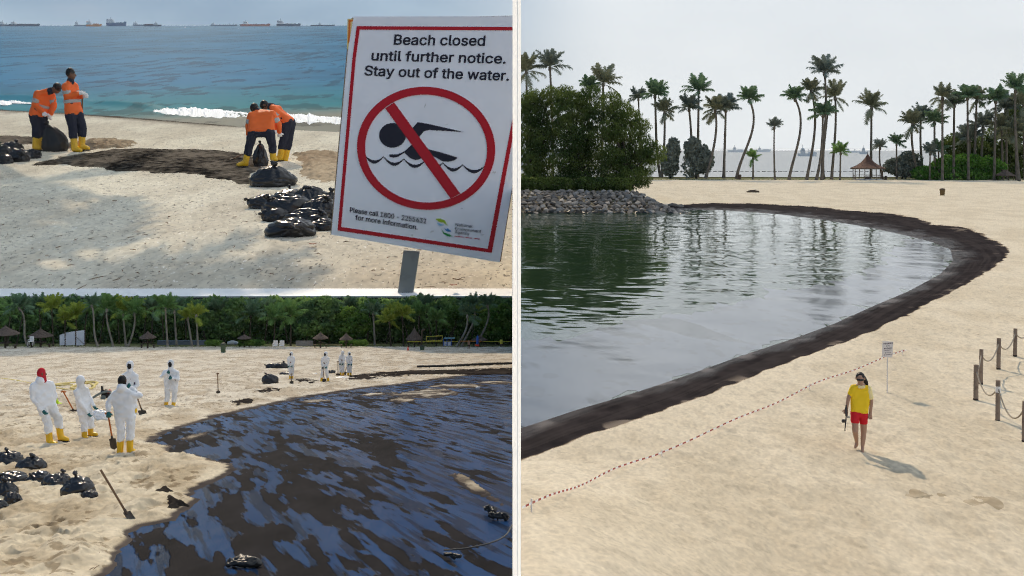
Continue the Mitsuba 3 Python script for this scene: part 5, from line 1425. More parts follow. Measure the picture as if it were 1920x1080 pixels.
def hut(label, cx, apex, eave, foot, w, d, post=True, table=True):
    k = thing('thatched_hut', label, 'hut')
    m = d / F
    b = spot(cx, foot, d)
    b[2] = float(ground('B', d)) if abs(foot - 648) < 8 else b[2]
    ze, za = CZ + (HOR - eave) * m, CZ + (HOR - apex) * m
    R, h = w / 2 * m, za - ze
    c = np.array([b[0], b[1], 0])
    part(k, 'roof', cat([cone_roof(c, [0.02 * R, 0.30 * R, 0.62 * R], [za, za - 0.34 * h, za - 0.66 * h], 18, 1, 0.05), cone_roof(c, [0.45 * R, 0.75 * R, R], [za - 0.50 * h, za - 0.74 * h, ze], 22, 2, 0.05)]), 'mat_thatch', 25)
    part(k, 'finial', tube([c + [0, 0, za - 0.05 * h], c + [0, 0, za + 0.14 * h]], [0.07 * R, 0.03 * R], 8), 'mat_thatch', 40)
    if post:
        part(k, 'post', tube([b - [0, 0, 0.1], c + [0, 0, za - 0.3 * h]], 0.055 * R + 0.04, 8), 'mat_dark_timber', 40)
    if table:
        part(k, 'table', cat([trimesh.creation.cylinder(0.42 * R, 0.06, sections=16).apply_translation(b + [0, 0, 0.75]), trimesh.creation.cylinder(0.07 * R, 0.75, sections=8).apply_translation(b + [0, 0, 0.37])]), 'mat_dark_timber', 30)
        for s in (-1, 1):
            part(k, 'bench', cat([box((0.3 * R, 0.5 * R, 0.06), b + [s * 0.72 * R, 0, 0.45]), box((0.08, 0.3 * R, 0.45), b + [s * 0.72 * R, 0, 0.22])]), 'mat_dark_timber')
    return k


for a in [('thatched hut at the left edge, largest on the oiled beach', 10, 611, 626, 648, 52, 146), ('second thatched hut from the left, beside the leaning pale palm', 76, 616, 630, 648, 46, 150),
          ('small thatched hut between curved palms, right of the white panels', 277, 621, 633, 649, 32, 147), ('thatched hut over the yellow green hedge', 458, 627, 634, 648, 26, 150),
          ('thatched hut left of the middle pair, next to the grey fence', 601, 623, 634, 649, 29, 147), ('thatched hut right of the middle pair', 649, 625, 636, 649, 25, 148),
          ('tall dark thatched hut behind the lamp post with a green bin', 777, 614, 636, 648, 30, 151), ('low dark thatched hut beside the blue board', 899, 629, 637, 648, 30, 152)]:
    hut(*a)
mat('mat_panel_white', stained((0.62, 0.66, 0.74), (0.5, 0.52, 0.57), 1.0, 0.5), 0.7)
k = thing('panel_screen', 'screen of three white panels on dark posts between the palms', 'screen')
d = 147.0; m = d / F
for i, (x0, x1, y0, y1) in enumerate([(112, 121.5, 628, 625), (123, 141, 624, 621), (143, 158.5, 621, 619)]):
    pts = [[(x - CX) * m, d + o, CZ + (HOR - y) * m] for o in (0, 0.06) for x, y in ((x0, y0), (x1, y1), (x0, 647.5), (x1, 647))]
    part(k, 'panel', tri(manifold3d.Manifold.hull_points(np.array(pts))), 'mat_panel_white')
for x, y in ((122.3, 622), (142, 618), (159.3, 618)):
    part(k, 'post', box((1.4 * m, 0.1, (649 - y) * m), [(x - CX) * m, d - 0.02, CZ + (HOR - (649 + y) / 2) * m]), 'mat_dark_timber')
part(k, 'rail', tube([spot(143, 632, d - 0.08), spot(158, 646, d - 0.08)], 0.35 * m, 5), 'mat_dark_timber')
mat('mat_white_plastic', (0.75, 0.75, 0.74), 0.4)
k = thing('plastic_chair', 'white plastic chair under the second hut', 'chair')
for i, (x, y, lab) in enumerate([(58, 647, None), (516, 655, 'white plastic chair on the sand, left of two'), (528, 655, 'white plastic chair on the sand, right of two')]):
    if i:
        k = thing('plastic_chair', lab, 'chair')
    d = 146.0 if i == 0 else dep('B', y)
    m = d / F
    b = spot(x, y, d)
    s = 0.55
    part(k, 'seat', box((s, s, 0.06), b + [0, 0, 0.45], 0.02), 'mat_white_plastic')
    part(k, 'backrest', box((s, 0.06, 0.6), b + [0, s / 2, 0.75], 0.02), 'mat_white_plastic')
    for sx in (-1, 1):
        part(k, 'armrest', box((0.06, s, 0.05), b + [sx * s / 2, 0, 0.68], 0.01), 'mat_white_plastic')
        for sy in (-1, 1):
            part(k, 'leg', tube([b + [sx * s * 0.5, sy * s * 0.5, 0], b + [sx * s * 0.45, sy * s * 0.45, 0.45 if sy > 0 else 0.68]], 0.035, 6), 'mat_white_plastic')


def bin_(label, cx, top, bot, w, matn, lidmat, panel='B', name='litter_bin', d=None):
    k = thing(name, label, 'bin')
    d = dep(panel, bot) if d is None else d
    m = d / F
    b = spot(cx, bot, d)
    h, R = (bot - top) * m, w / 2 * m
    part(k, 'body', trimesh.creation.revolve(np.array([[0, 0], [R * 0.85, 0], [R, h * 0.8], [R * 0.92, h * 0.8], [0, h * 0.78]]), sections=16).apply_translation(b), matn, 40)
    part(k, 'lid', trimesh.creation.revolve(np.array([[0, h * 0.80], [R * 1.05, h * 0.80], [R * 1.05, h * 0.88], [R * 0.6, h], [0, h]]), sections=16).apply_translation(b), lidmat, 40)
    for s in (-1, 1):
        part(k, 'handle', box((0.12 * R, 0.5 * R, 0.06 * h), b + [s * R * 1.02, 0, h * 0.65]), lidmat)
    return k


mat('mat_bin_green', stained((0.075, 0.12, 0.075), (0.05, 0.08, 0.05), 0.4, 0.5), 0.6)
mat('mat_bin_dark', (0.05, 0.065, 0.05), 0.6)
mat('mat_bin_brown', stained((0.16, 0.105, 0.045), (0.09, 0.06, 0.03), 0.3, 0.6), 0.7)
bin_('green litter bin standing on the open sand at the left', 418.5, 643, 662, 10, 'mat_bin_green', 'mat_bin_dark')
k = thing('lamp_post', 'dark post with a green bin at its foot, left of the yellow net', 'post')
d = dep('B', 657); m = d / F
part(k, 'pole', tube([spot(790, 656, d), spot(791.5, 621, d)], 1.5 * m, 8), 'mat_trunk_dark', 40)
part(k, 'head', tube([spot(790.5, 622, d), spot(793, 618.5, d), spot(797, 617.5, d)], [1.6 * m, 2.2 * m, 1.2 * m], 8), 'mat_trunk_dark', 40)
bin_('small green bin at the foot of the dark post', 791.5, 647.5, 657.3, 8.5, 'mat_bin_green', 'mat_bin_dark', d=d - 0.4)
mat('mat_cone', (0.75, 0.06, 0.025), 0.5)
k = thing('traffic_cone', 'orange red cone alone on the sand below the yellow net', 'cone')
d = dep('B', 658); m = d / F
b = spot(765, 658, d)
part(k, 'cone', trimesh.creation.revolve(np.array([[2.2, 0.3], [0.9, 6.5], [0.45, 8.5], [0, 8.5]]) * m, sections=14).apply_translation(b), 'mat_cone', 50)
part(k, 'base', box((5.4 * m, 5.4 * m, 0.7 * m), b + [0, 0, 0.3 * m], 0.1 * m), 'mat_cone')
# grey slatted fence
mat('mat_grey_wood', stained((0.26, 0.25, 0.24), (0.15, 0.145, 0.14), 0.4, 0.8), 0.9)
k = thing('fence', 'grey boarded fence left of the middle huts', 'fence')
d = 147.5; m = d / F
for i in range(8):
    x = 556.5 + i * 4.1
    part(k, 'board', box((3.8 * m, 0.05, 9.5 * m), [(x - CX) * m, d, CZ + (HOR - 643.6) * m]), 'mat_grey_wood')
part(k, 'rail', box((33 * m, 0.06, 0.9 * m), [(571 - CX) * m, d + 0.06, CZ + (HOR - 641) * m]), 'mat_grey_wood')
# van, tarpaulin, low blue wall
mat('mat_tarp', (0.16, 0.19, 0.24), 0.6)
k = thing('covered_boat', 'grey covered boat on a low rack between the green bin and the third hut', 'boat')
d = 148.5; m = d / F
b = spot(436, 647, d)
part(k, 'cover', soft(union([hull((b + np.array([-8, 0, 4]) * m, 2.8 * m), (b + np.array([8, 0, 4]) * m, 2.8 * m), (b + np.array([0, 0, 6]) * m, 3 * m))]), 1.2 * m, 4, 0.5 * m, 4 * m), 'mat_ship_pale', True)
part(k, 'tarpaulin', box((6 * m, 7 * m, 4 * m), b + np.array([7, -1, 3.5]) * m, 1 * m), 'mat_tarp')
for s in (-6, 6):
    part(k, 'rack_leg', box((0.8 * m, 4 * m, 3 * m), b + np.array([s, 0, 1.0]) * m), 'mat_dark_timber')
k = thing('low_wall', 'low dark blue grey wall behind the curved palms', 'wall')
d = 156.0; m = d / F
part(k, 'panel', box((90 * m, 0.2, 7 * m), [(340 - CX) * m, d, CZ + (HOR - 643) * m]), 'mat_tarp')
part(k, 'coping', box((91 * m, 0.3, 0.8 * m), [(340 - CX) * m, d, CZ + (HOR - 639.1) * m]), 'mat_ship_grey')
# volleyball net, tapes, blue gear
mat('mat_net_yellow', (0.62, 0.55, 0.07), 0.6)
mat('mat_tape_orange', (0.75, 0.28, 0.05), 0.6)
mat('mat_gear_blue', (0.03, 0.12, 0.50), 0.5)
mat('mat_gear_teal', (0.12, 0.28, 0.36), 0.6)
k = thing('volleyball_net', 'beach volleyball net with a yellow frame in front of the grove', 'net')
d = 145.0; m = d / F
P_ = lambda x, y, o=0.0: spot(x, y, d + o)  # noqa: E731
for a, b_ in (((799, 631.2), (830, 629.6)), ((800, 639.5), (829, 638.2)), ((799.3, 631.2), (800, 639.5)), ((829.6, 629.6), (829, 638.2))):
    part(k, 'edge_tape', tube([P_(*a), P_(*b_)], 0.55 * m, 6), 'mat_net_yellow', 40)
ms = [tube([P_(799.5 + 30 * i / 15, 631.1 - 1.6 * i / 15), P_(800 + 29 * i / 15, 639.4 - 1.3 * i / 15)], 0.07 * m, 3) for i in range(1, 15)] + [tube([P_(799.3, 631.2 + 8.3 * i / 5), P_(829.5, 629.6 + 8.6 * i / 5)], 0.07 * m, 3) for i in range(1, 5)]
part(k, 'mesh', cat(ms), 'mat_dark_timber', kind='stuff')
for x in (799, 830):
    part(k, 'pole', tube([P_(x, 629), P_(x, 648.5)], 0.5 * m, 6), 'mat_dark_timber', 40)
for i, (x0, x1, y0, y1, mt, lab) in enumerate([(762, 860, 640.5, 641.0, 'mat_net_yellow', 'long yellow court tape stretched below the net'), (862, 905, 639.5, 640, 'mat_tape_orange', 'orange tape stretched behind the bare chested person'), (905, 958, 640, 640.5, 'mat_net_yellow', 'yellow tape at the right end of the grove')]):
    k = thing('court_tape', lab, 'tape')
    part(k, 'band', box(((x1 - x0) * m, 0.03, 1.1 * m), spot((x0 + x1) / 2, (y0 + y1) / 2, 147)), mt)
    for x in (x0 + 1, x1 - 1):
        part(k, 'stake', tube([spot(x, y0 - 2, 147), spot(x, 648.6, 147)], 0.4 * m, 6), 'mat_dark_timber', 40)
k = thing('lifeguard_stand', 'pale blue stand with a small roof between the net and the slanting palms', 'stand')
d = 146.0; m = d / F
for s in (-1, 1):
    part(k, 'board', box((6.5 * m, 0.1, 7 * m), spot(838.5 + s * 4, 644.5, d)), 'mat_panel_white')
part(k, 'roof', box((20 * m, 10 * m, 0.8 * m), spot(843, 634, d), 0.2 * m), 'mat_gear_teal')
for x in (832, 838, 846):
    part(k, 'post', tube([spot(x, 634, d - 0.1), spot(x, 649, d - 0.1)], 0.6 * m, 6), 'mat_gear_blue', 40)
k = thing('paddle_board', 'blue board standing upright on a red base near the bare chested person', 'board')
part(k, 'board', tri(hull((spot(895.5, 632, d), np.array([1.9, 0.8, 3]) * m), (spot(895, 643, d), np.array([2.4, 0.8, 3]) * m))), 'mat_gear_blue', True)
part(k, 'base', box((8 * m, 6 * m, 2.6 * m), spot(894.5, 647.5, d), 0.6 * m), 'mat_cone')
k = thing('barrel', 'yellow barrel near the right end of the grove', 'barrel')
part(k, 'body', trimesh.creation.revolve(np.array([[0, -3.6], [2.6, -3.6], [3.0, 0], [2.6, 3.6], [0, 3.6]]) * m, sections=14).apply_translation(spot(940, 641, d)), 'mat_net_yellow', 40)
part(k, 'stand', box((5 * m, 4 * m, 5 * m), spot(940, 647.2, d)), 'mat_dark_timber')

# ------------------------------------------------------------------ things on the oiled beach
g = 'black bags piled at the left edge of the oiled beach'
for i, (cx, bt, w, h, kn, lab) in enumerate([
        (14, 876, 62, 30, (-0.1, 0.1, 1), 'tied black bag at the top of the left edge pile on the oiled beach'),
        (57, 889, 58, 34, (0.15, 0, 1), 'round tied black bag right of the topmost one'),
        (22, 908, 64, 26, (-0.4, -0.4, 0.7), 'flat black bag below the two tied ones'),
        (76, 908, 50, 26, (-0.6, -0.3, 0.6), 'crumpled black bag linking the pile with the row to its right'),
        (106, 917, 58, 30, (0.3, 0.3, 0.9), 'creased black bag in the middle of the row right of the pile'),
        (8, 936, 56, 36, (0.1, -0.3, 1), 'black bag cut by the left picture edge'),
        (24, 950, 36, 30, (0.8, -0.5, 0.3), 'small black bag at the lower right of the pile'),
        (-2, 962, 40, 26, (-0.2, -0.8, 0.5), 'lowest black bag of the pile at the picture edge'),
        (147, 934, 66, 42, (-0.2, 0.2, 1), 'big creased black bag at the right end of the row'),
        (167, 938, 36, 20, (0.9, -0.5, 0.3), 'small twisted black bag in front of the right end of the row')]):
    bag(lab, 'B', cx, bt, w, h, 160 + i, kn, g, rough=0.22)
g = 'black bags beside the far workers'
for i, (cx, bt, w, h, kn, lab) in enumerate([
        (510, 691.5, 24, 11, (-0.8, 0, 0.5), 'low black bag at the left of the distant heap of bags'),
        (528, 691.5, 26, 13, (0.3, 0, 1), 'lumpy black bag at the right of the distant heap of bags'),
        (537, 704, 26, 8, (-0.9, 0, 0.4), 'flat black bag just behind the first far person'),
        (508, 721, 32, 21, (-0.5, 0, 1), 'peaked black bag alone on the sand before the far persons'),
        (621, 701, 16, 8, (0.6, 0, 0.5), 'small dark bag between the second and third far persons')]):
    bag(lab, 'B', cx, bt, w, h, 180 + i, kn, g, rough=0.25, cone=0.25 if i == 3 else 0)
shovel('shovel with an orange handle held by the person seen from behind', (206, 773), (213, 820), (13, 21), dep('B', 856) + 0.2, 'mat_handle_orange', 3.2, dtop=-10, dbot=-8, yaw=0.5)
shovel('shovel with a dark handle held by the half hidden person', (257, 745), (266, 769), (16, 17), dep('B', 783), wpx=2.6, yaw=0.1)
shovel('shovel standing alone upright in the sand behind the oiled edge', (408, 701), (409, 733), (8, 9), dep('B', 741), wpx=1.8, yaw=0.3)
shovel('long handled shovel stuck slantwise in the sand at the edge of the oil', (184, 885), (236, 960), (17, 22), dep('B', 976), wpx=4.4, grip=False, dtop=14, dbot=0, yaw=0.9)
shovel('pickaxe like tool with an orange handle leaning behind the shorter person', (119, 735), (137, 768), (14, 8), dep('B', 776), 'mat_handle_orange', 2.6, name='rake', yaw=0.2)
for i, (x0, x1, y0, y1, lab) in enumerate([(547, 547, 701, 714, 'shovel held by the first far person'), (606, 608, 690, 710, 'shovel held by the second far person'), (634, 634, 678, 700, 'shovel held by the third far person'), (652, 647, 684, 697, 'shovel held by the rightmost far person')]):
    shovel(lab, (x0, y0), (x1, y1), (8, 8), dep('B', (722, 718, 706, 704)[i]), wpx=1.3, dtop=-3, dbot=-2)
# pump, hoses, vest
mat('mat_engine', stained((0.03, 0.03, 0.03), (0.07, 0.06, 0.05), 0.1, 0.7), 0.5)
mat('mat_hose_yellow', stained((0.52, 0.43, 0.16), (0.40, 0.32, 0.14), 0.3, 0.6), 0.7)
mat('mat_pipe_grey', (0.16, 0.19, 0.19), 0.5)
mat('mat_hivis', (0.50, 0.70, 0.03), 0.7)
k = thing('water_pump', 'small black engine pump with a red tank between the persons in white', 'pump')
d = dep('B', 752); m = d / F
b = spot(200, 750, d)
part(k, 'frame', cat([tube([b + np.array(p) * m for p in ps], 0.7 * m, 6) for ps in ([[-12, -5, 0], [-12, -5, 12], [10, -5, 12], [10, -5, 0]], [[-12, 5, 0], [-12, 5, 12], [10, 5, 12], [10, 5, 0]], [[-12, -5, 1], [-12, 5, 1]], [[10, -5, 1], [10, 5, 1]])]), 'mat_engine', 40)
part(k, 'engine', soft(union([hull((b + np.array([-5, 0, 8]) * m, 5 * m), (b + np.array([3, 0, 9]) * m, 5 * m)), hull((b + np.array([-8, 0, 16]) * m, 3.5 * m), (b + np.array([-1, 0, 17]) * m, 3 * m)), hull((b + np.array([-8, 0, 20]) * m, 2.2 * m), (b + np.array([-9, 0, 25]) * m, 2 * m))]), 1 * m, 2, 0.9 * m, 2 * m), 'mat_engine', 40)
part(k, 'fuel_tank', tri(hull((b + np.array([4, -3, 16]) * m, 3 * m), (b + np.array([6, -1, 17]) * m, 3.2 * m))), 'mat_red_cloth', True)
part(k, 'volute', trimesh.creation.cylinder(4.5 * m, 5 * m, sections=18).apply_transform(trimesh.transformations.rotation_matrix(math.pi / 2, (1, 0, 0))).apply_translation(b + np.array([-4, -7, 6]) * m), 'mat_pipe_grey', 40)
part(k, 'suction_pipe', tube(bezier([b + np.array([-30, -6, 0]) * m, b + np.array([-15, -6, 11]) * m, b + np.array([2, -7, 17]) * m, b + np.array([10, -7, 17]) * m], 14), 2.2 * m, 10), 'mat_pipe_grey', 40)


def lay(panel, pts, r_px, n=40, lift=0.0):
    c = bezier(np.array([at(panel, *p) for p in pts]), n)
    m = c[:, 1] / F
    c[:, 2] = ground(panel, c[:, 1]) + r_px * m * 0.6 + lift
    return c, r_px * m


k = thing('fire_hose', 'flat yellow hose lying across the sand behind the persons in white', 'hose')
c, rr = lay('B', [(-30, 710), (30, 716), (60, 722), (100, 729), (138, 734)], 2.6)
part(k, 'hose', tube(c, rr, 8), 'mat_hose_yellow', 40)
c, rr = lay('B', [(136, 726), (146, 721), (165, 720), (178, 725), (172, 732), (156, 735), (140, 733), (142, 727), (160, 723), (174, 728)], 2.6, 80, 0.05)
part(k, 'coil', tube(c, rr, 8), 'mat_hose_yellow', 40, label='loose coil at the end of the yellow hose')
c, rr = lay('B', [(170, 733), (180, 738), (190, 742)], 2.0)
part(k, 'hose', tube(c, rr, 8), 'mat_hose_yellow', 40)
k = thing('black_hose', 'black ribbed hose on the sand under the pump', 'hose')
c, rr = lay('B', [(138, 765), (150, 760), (172, 770), (196, 771), (218, 766), (206, 757)], 2.4, 60)
part(k, 'hose', tube(c, rr * (1 + 0.12 * np.sin(np.arange(60) * 2)), 8), 'mat_pipe_grey', 40)
k = thing('safety_vest', 'bright yellow green vest crumpled on the sand behind the red hooded person', 'vest')
b = at('B', 110, 761); m = b[1] / F
part(k, 'cloth', soft(union([hull((b + np.array([-8, 2, 8]) * m, np.array([4, 4, 9]) * m), (b + np.array([-2, 0, 3]) * m, np.array([5, 5, 4]) * m)), hull((b + np.array([-2, 0, 4]) * m, np.array([5, 5, 4]) * m), (b + np.array([6, -2, 2]) * m, np.array([5, 5, 2.5]) * m))]), 0.9 * m, 3, 1.8 * m, 3 * m, 4), 'mat_hivis', 40)
part(k, 'dark_trim', soft(hull((b + np.array([8, -1, 2]) * m, np.array([5, 4, 2.5]) * m), (b + np.array([12, 0, 2]) * m, np.array([3, 3, 2]) * m)), 0.9 * m, 3, 1 * m, 3 * m, 6), 'mat_black_cloth', 40)
mat('mat_clear_plastic', (0.74, 0.76, 0.80), 0.25, 0.5)
k = bag('translucent white plastic bag in the hand of the shorter person', 'B', 190, 791, 34, 24, 190, (-0.8, 0, 0.6), rough=0.25, matn='mat_clear_plastic', name='plastic_bag', cone=0.4)
for cx, bt, w, h, lab in ((357, 768, 22, 4, 'crumpled white sheet on the sand right of the person facing the camera'), (640, 710, 24, 4, 'crumpled white sheet by the far persons at the edge of the oil'), (590, 702, 9, 3, 'scrap of white plastic between the far persons'), (896, 729, 9, 5, 'scrap of white plastic floating on the oil at the right')):
    bag(lab, 'B', cx, bt, w, h, int(cx), (0.5, 0, 0.5), rough=0.3, matn='mat_clear_plastic', name='plastic_sheet')
mat('mat_oily_low', gunk((0.014, 0.012, 0.012), (0.05, 0.042, 0.036), 0.25), 1.0, 0.0, False)
for i, (poly, lab) in enumerate([([(332, 765), (345, 772), (358, 778), (352, 767), (338, 763)], 'black oily rag stain beside the person facing the camera'), ([(548, 713), (575, 712), (600, 716), (590, 721), (560, 718)], 'dark oily streak between the first and second far persons'),
        ([(470, 738), (500, 730), (530, 732), (520, 738), (490, 742)], 'dark oily scum on the sand below the peaked bag'), ([(430, 757), (470, 748), (480, 752), (445, 762)], 'dark oily scum on the sand near the upright shovel'), ([(280, 930), (305, 920), (330, 926), (345, 945), (318, 952)], 'black oily lumps at the edge of the oil near the slanting shovel'),
        ([(640, 706), (700, 700), (760, 697), (960, 690), (960, 697), (780, 705), (690, 712), (650, 715)], 'long dark band of oily sand along the far side of the slick')]):
    patch('B', poly, 30 + i, 0.12 if i != 5 else 0.8, 0.03, 'oil_stain', lab, 'mat_oily_low', 140 if i != 5 else 260, sink=0.05)
k = thing('boom', 'long black floating boom lying along the far edge of the slick', 'boom')
c, rr = lay('B', [(782, 690), (830, 689.5), (880, 687), (930, 685), (990, 684)], 2.0, 60, 0.1)
part(k, 'float', tube(c, rr * (1 + 0.1 * np.sin(np.arange(60) * 1.3)), 8), 'mat_bag_dull', 40)
part(k, 'skirt', grid_mesh(np.stack([c + [0, -0.1, -0.02], c + [0, -0.14, -0.35]], 0)), 'mat_bag_dull')
k = thing('oil_lump', 'shapeless black lump sticking out of the slick at the bottom', 'debris')
b = at('B', 455, 1054); m = b[1] / F
part(k, 'mass', soft(union([hull((b + np.array([-22, 0, 0]) * m, np.array([8, 14, 6]) * m), (b + np.array([6, 0, 2]) * m, np.array([16, 18, 9]) * m), (b + np.array([26, 0, 0]) * m, np.array([7, 12, 7]) * m))]), 3 * m, 3, 7 * m, 9 * m, 3), 'mat_bag_dull', 40)
k = thing('tangled_weed', 'black oily weed trailing a long curved line at the right of the slick', 'seaweed')
c, rr = lay('B', [(960, 985), (952, 1000), (925, 1017), (890, 1026), (855, 1031), (832, 1032)], 1.5, 50, 0.0)
part(k, 'line', tube(c, rr, 6), 'mat_bag_dull', 40)
for cx, cy, w, h, sd in ((935, 968, 26, 12, 1), (918, 955, 14, 10, 2), (848, 1042, 24, 8, 3)):
    b = at('B', cx, cy); m = b[1] / F
    part(k, 'clump', soft(hull((b + np.array([-w * 0.5, 6, 1]) * m, h * 0.5 * m), (b + np.array([w * 0.5, -6, 1]) * m, h * 0.5 * m)), 1.6 * m, 2, 6 * m, 4 * m, sd), 'mat_bag_dull', 40)
# twigs on the near sand
r = np.random.default_rng(5)
lit = []
for i in range(70):
    px, py = r.uniform(0, 230), r.uniform(880, 1075)
    if px > 240 - (py - 1000) * 0.6 and py > 1000:
        continue
    p = at('B', px, py, 0.03); m = p[1] / F
    a, ln = r.uniform(0, 3.1), r.uniform(2, 7) * m
    dv = np.array([math.cos(a), 1.8 * math.sin(a), 0.1]) * ln
    lit.append(tube(bezier([p - dv, p + [0, 0, 0.1 * ln], p + dv], 4), np.array([0.5, 0.8, 0.7, 0.4]) * m, 5))
add('sand_litter', cat(lit), 'mat_handle_wood', 40)
labels['sand_litter'] = {'label': 'small dark sticks strewn over the sand of the oiled beach', 'kind': 'stuff', 'category': 'litter'}
# ------------------------------------------------------------------ things of the bay
scene['mat_rock'] = {'type': 'principled', 'base_color': proc(lambda p, n, uv: mix((0.10, 0.09, 0.08), (0.30, 0.27, 0.245), fbm(p.x * 1.3, p.y * 1.3, p.z * 1.3, 4))), 'roughness': 0.9, 'specular': 0.2}
scene['mat_rock_pale'] = {'type': 'principled', 'base_color': proc(lambda p, n, uv: mix((0.17, 0.155, 0.14), (0.42, 0.385, 0.35), fbm(p.x * 1.3, p.y * 1.3, p.z * 1.3, 4))), 'roughness': 0.9, 'specular': 0.2}
mat('mat_rock_wet', (0.045, 0.04, 0.036), 0.4)
mat('mat_soil', stained((0.10, 0.085, 0.06), (0.05, 0.06, 0.03), 0.8, 0.8), 0.95)
bank = thing('rock_bank', 'bank of piled grey stones at the foot of the mangrove clump', 'rock bank')
gx, gy = np.meshgrid(np.linspace(0.03, 18.5, 60), np.array([117.5, 119, 121, 124, 127, 131, 140, 150, 158.0]))
prof = np.interp(gy, [117.5, 119, 121, 124, 127, 131, 150, 158], [-0.9, -0.5, 0.1, 0.7, 1.2, 1.5, 1.5, -0.1])
taper = np.clip((18.2 - gx - (gy - 118) * 0.11) / 3.5, 0, 1)
part(bank, 'core', grid_mesh(np.stack([gx, gy, (prof + 0.6) * taper - 0.6 + 0.15 * nz(gx, gy, 1.1, 3)], -1)), 'mat_soil', True)
rocks = []
for i in range(7):
    r = np.random.default_rng(900 + i)
    pts = r.normal(size=(16, 3))
    pts /= np.linalg.norm(pts, axis=1, keepdims=True)
    t = tri(manifold3d.Manifold.hull_points(pts * r.uniform(0.75, 1.1, (16, 1)) * [1, 0.8, 0.66]))
    rocks.append(mikit.ply(t, None, False))
r = np.random.default_rng(31)
for j, (yv, zv) in enumerate([(118.6, -0.42), (119.5, -0.15), (120.6, 0.12), (122.0, 0.42), (123.4, 0.68), (125.0, 0.95), (126.6, 1.18), (128.4, 1.38), (130.5, 1.5)]):
    x = 0.5 + r.uniform(0, 0.4)
    xm = 18.4 - (yv - 118) * 0.11
    while x < xm:
        s = float(r.uniform(0.28, 0.52))
        tp = float(np.clip((18.2 - x - (yv - 118) * 0.11) / 3.5, 0, 1))
        mt = 'mat_rock_wet' if j == 0 and r.random() < 0.8 else ('mat_rock_pale' if r.random() < 0.35 else 'mat_rock')
        tw = T().translate([float(x), float(yv + r.uniform(-0.4, 0.4)), float((zv + 0.6) * tp - 0.6 + 0.12)]).rotate([0, 0, 1], float(r.uniform(0, 360))).rotate([1, 0, 0], float(r.uniform(-30, 30))).scale([s * float(r.uniform(0.9, 1.5)), s, s])
        if j < 8:
            part(bank, 'stone', rocks[int(r.integers(7))], mt, tw=tw)
        x += s * r.uniform(1.35, 1.75)
for i, (px, py, s, lab) in enumerate([(1245, 390, 0.5, 'dark stone at the tip of the rock bank'), (1262, 386, 0.45, 'lone brown stone on the sand just right of the rock bank'), (1275, 388, 0.35, 'smallest stone lying on the oiled sand right of the rock bank')]):
    p = at('R', px, py)
    k = thing('stone', lab, 'stone')
    add(k, rocks[i], 'mat_rock', tw=T().translate((p + [0, 0, 0.1]).tolist()).scale([s * 1.3, s, s]))

# ---- pavilion
mat('mat_pav_wood', stained((0.14, 0.11, 0.09), (0.08, 0.06, 0.05), 0.5, 0.6), 0.8)
k = thing('pavilion', 'pavilion with a steep reddish brown pyramid roof by the water', 'pavilion')
d = 239.0; m = d / F
c = spot(1627, 338, d); c[2] = 0.1
zz = lambda y: CZ + (HOR - y) * m  # noqa: E731
cc = np.array([c[0], c[1], 0])
part(k, 'roof', cone_roof(cc, [0.3 * m, 5 * m, 12 * m, 21 * m, 33 * m], [zz(288), zz(296), zz(304), zz(310), zz(315)], 8, 3, 0.12), 'mat_thatch_red', 20)
part(k, 'fascia', cone_roof(cc, [33.2 * m, 32.8 * m], [zz(315), zz(316.8)], 8, 3, 0.02), 'mat_pav_wood', 20)
part(k, 'finial', tube([cc + [0, 0, zz(290)], cc + [0, 0, zz(284)]], [0.8 * m, 0.3 * m], 8), 'mat_pav_wood', 40)
for i in range(8):
    a = i * math.pi / 4 + 0.3
    p = cc + np.array([math.cos(a), math.sin(a), 0]) * 27 * m
    part(k, 'post', tube([p, p + [0, 0, zz(314)]], 0.8 * m, 8), 'mat_pav_wood', 40)
    q2 = cc + np.array([math.cos(a + math.pi / 4), math.sin(a + math.pi / 4), 0]) * 27 * m
    if i not in (4,):
        part(k, 'railing', cat([tube([p + [0, 0, h], q2 + [0, 0, h]], 0.3 * m, 5) for h in (0.5, 0.95)] + [tube([p + (q2 - p) * t, p + (q2 - p) * t + [0, 0, 0.95]], 0.2 * m, 4) for t in (0.2, 0.4, 0.6, 0.8)]), 'mat_pav_wood', 40)
part(k, 'floor', trimesh.creation.cylinder(29 * m, 0.2, sections=8).apply_translation(cc + [0, 0, 0.1]), 'mat_concrete')
part(k, 'bench', cat([box((14 * m, 4 * m, 0.12), cc + [0, 0, 0.62]), box((12 * m, 1 * m, 0.5), cc + [0, 0, 0.35])]), 'mat_pav_wood')
# ---- floating barrier
mat('mat_float', (0.05, 0.05, 0.055), 0.6)
k = thing('floating_barrier', 'broken line of dark floats across the water behind the palms', 'barrier')
dF = F * 7.0 / (322 - HOR)
r = np.random.default_rng(3)
for i in range(42):
    x = 1204 + i * 10.2
    part(k, 'float', tube([spot(x + r.uniform(-0.5, 0.5), 322 + r.uniform(-0.4, 0.4), dF), spot(x + r.uniform(6, 8.5), 322 + r.uniform(-0.4, 0.4), dF)], 1.15 * dF / F, 6), 'mat_float', 40)
part(k, 'cable', tube([spot(1204, 322.6, dF), spot(1630, 322.6, dF)], 0.3 * dF / F, 5), 'mat_float', 40)
g = 'ships in the strait behind the palms'
mat('mat_hazed_grey', (0.58, 0.62, 0.65), 0.8)  # far ships paled in colour to stand for haze
mat('mat_hazed_pale', (0.75, 0.78, 0.80), 0.8)  # haze painted into the colour of ships and islands
ship('haze paled grey barge with a crane seen between the tall palms', 1495, 1532, 293.5, 6, 1505, 9, 10, 'mat_hazed_grey', 1300, g, 'mat_hazed_grey', 'mat_hazed_grey', cargo=[(1522, 14, 3)], cranes=[(1516, 8)], funnel=False)
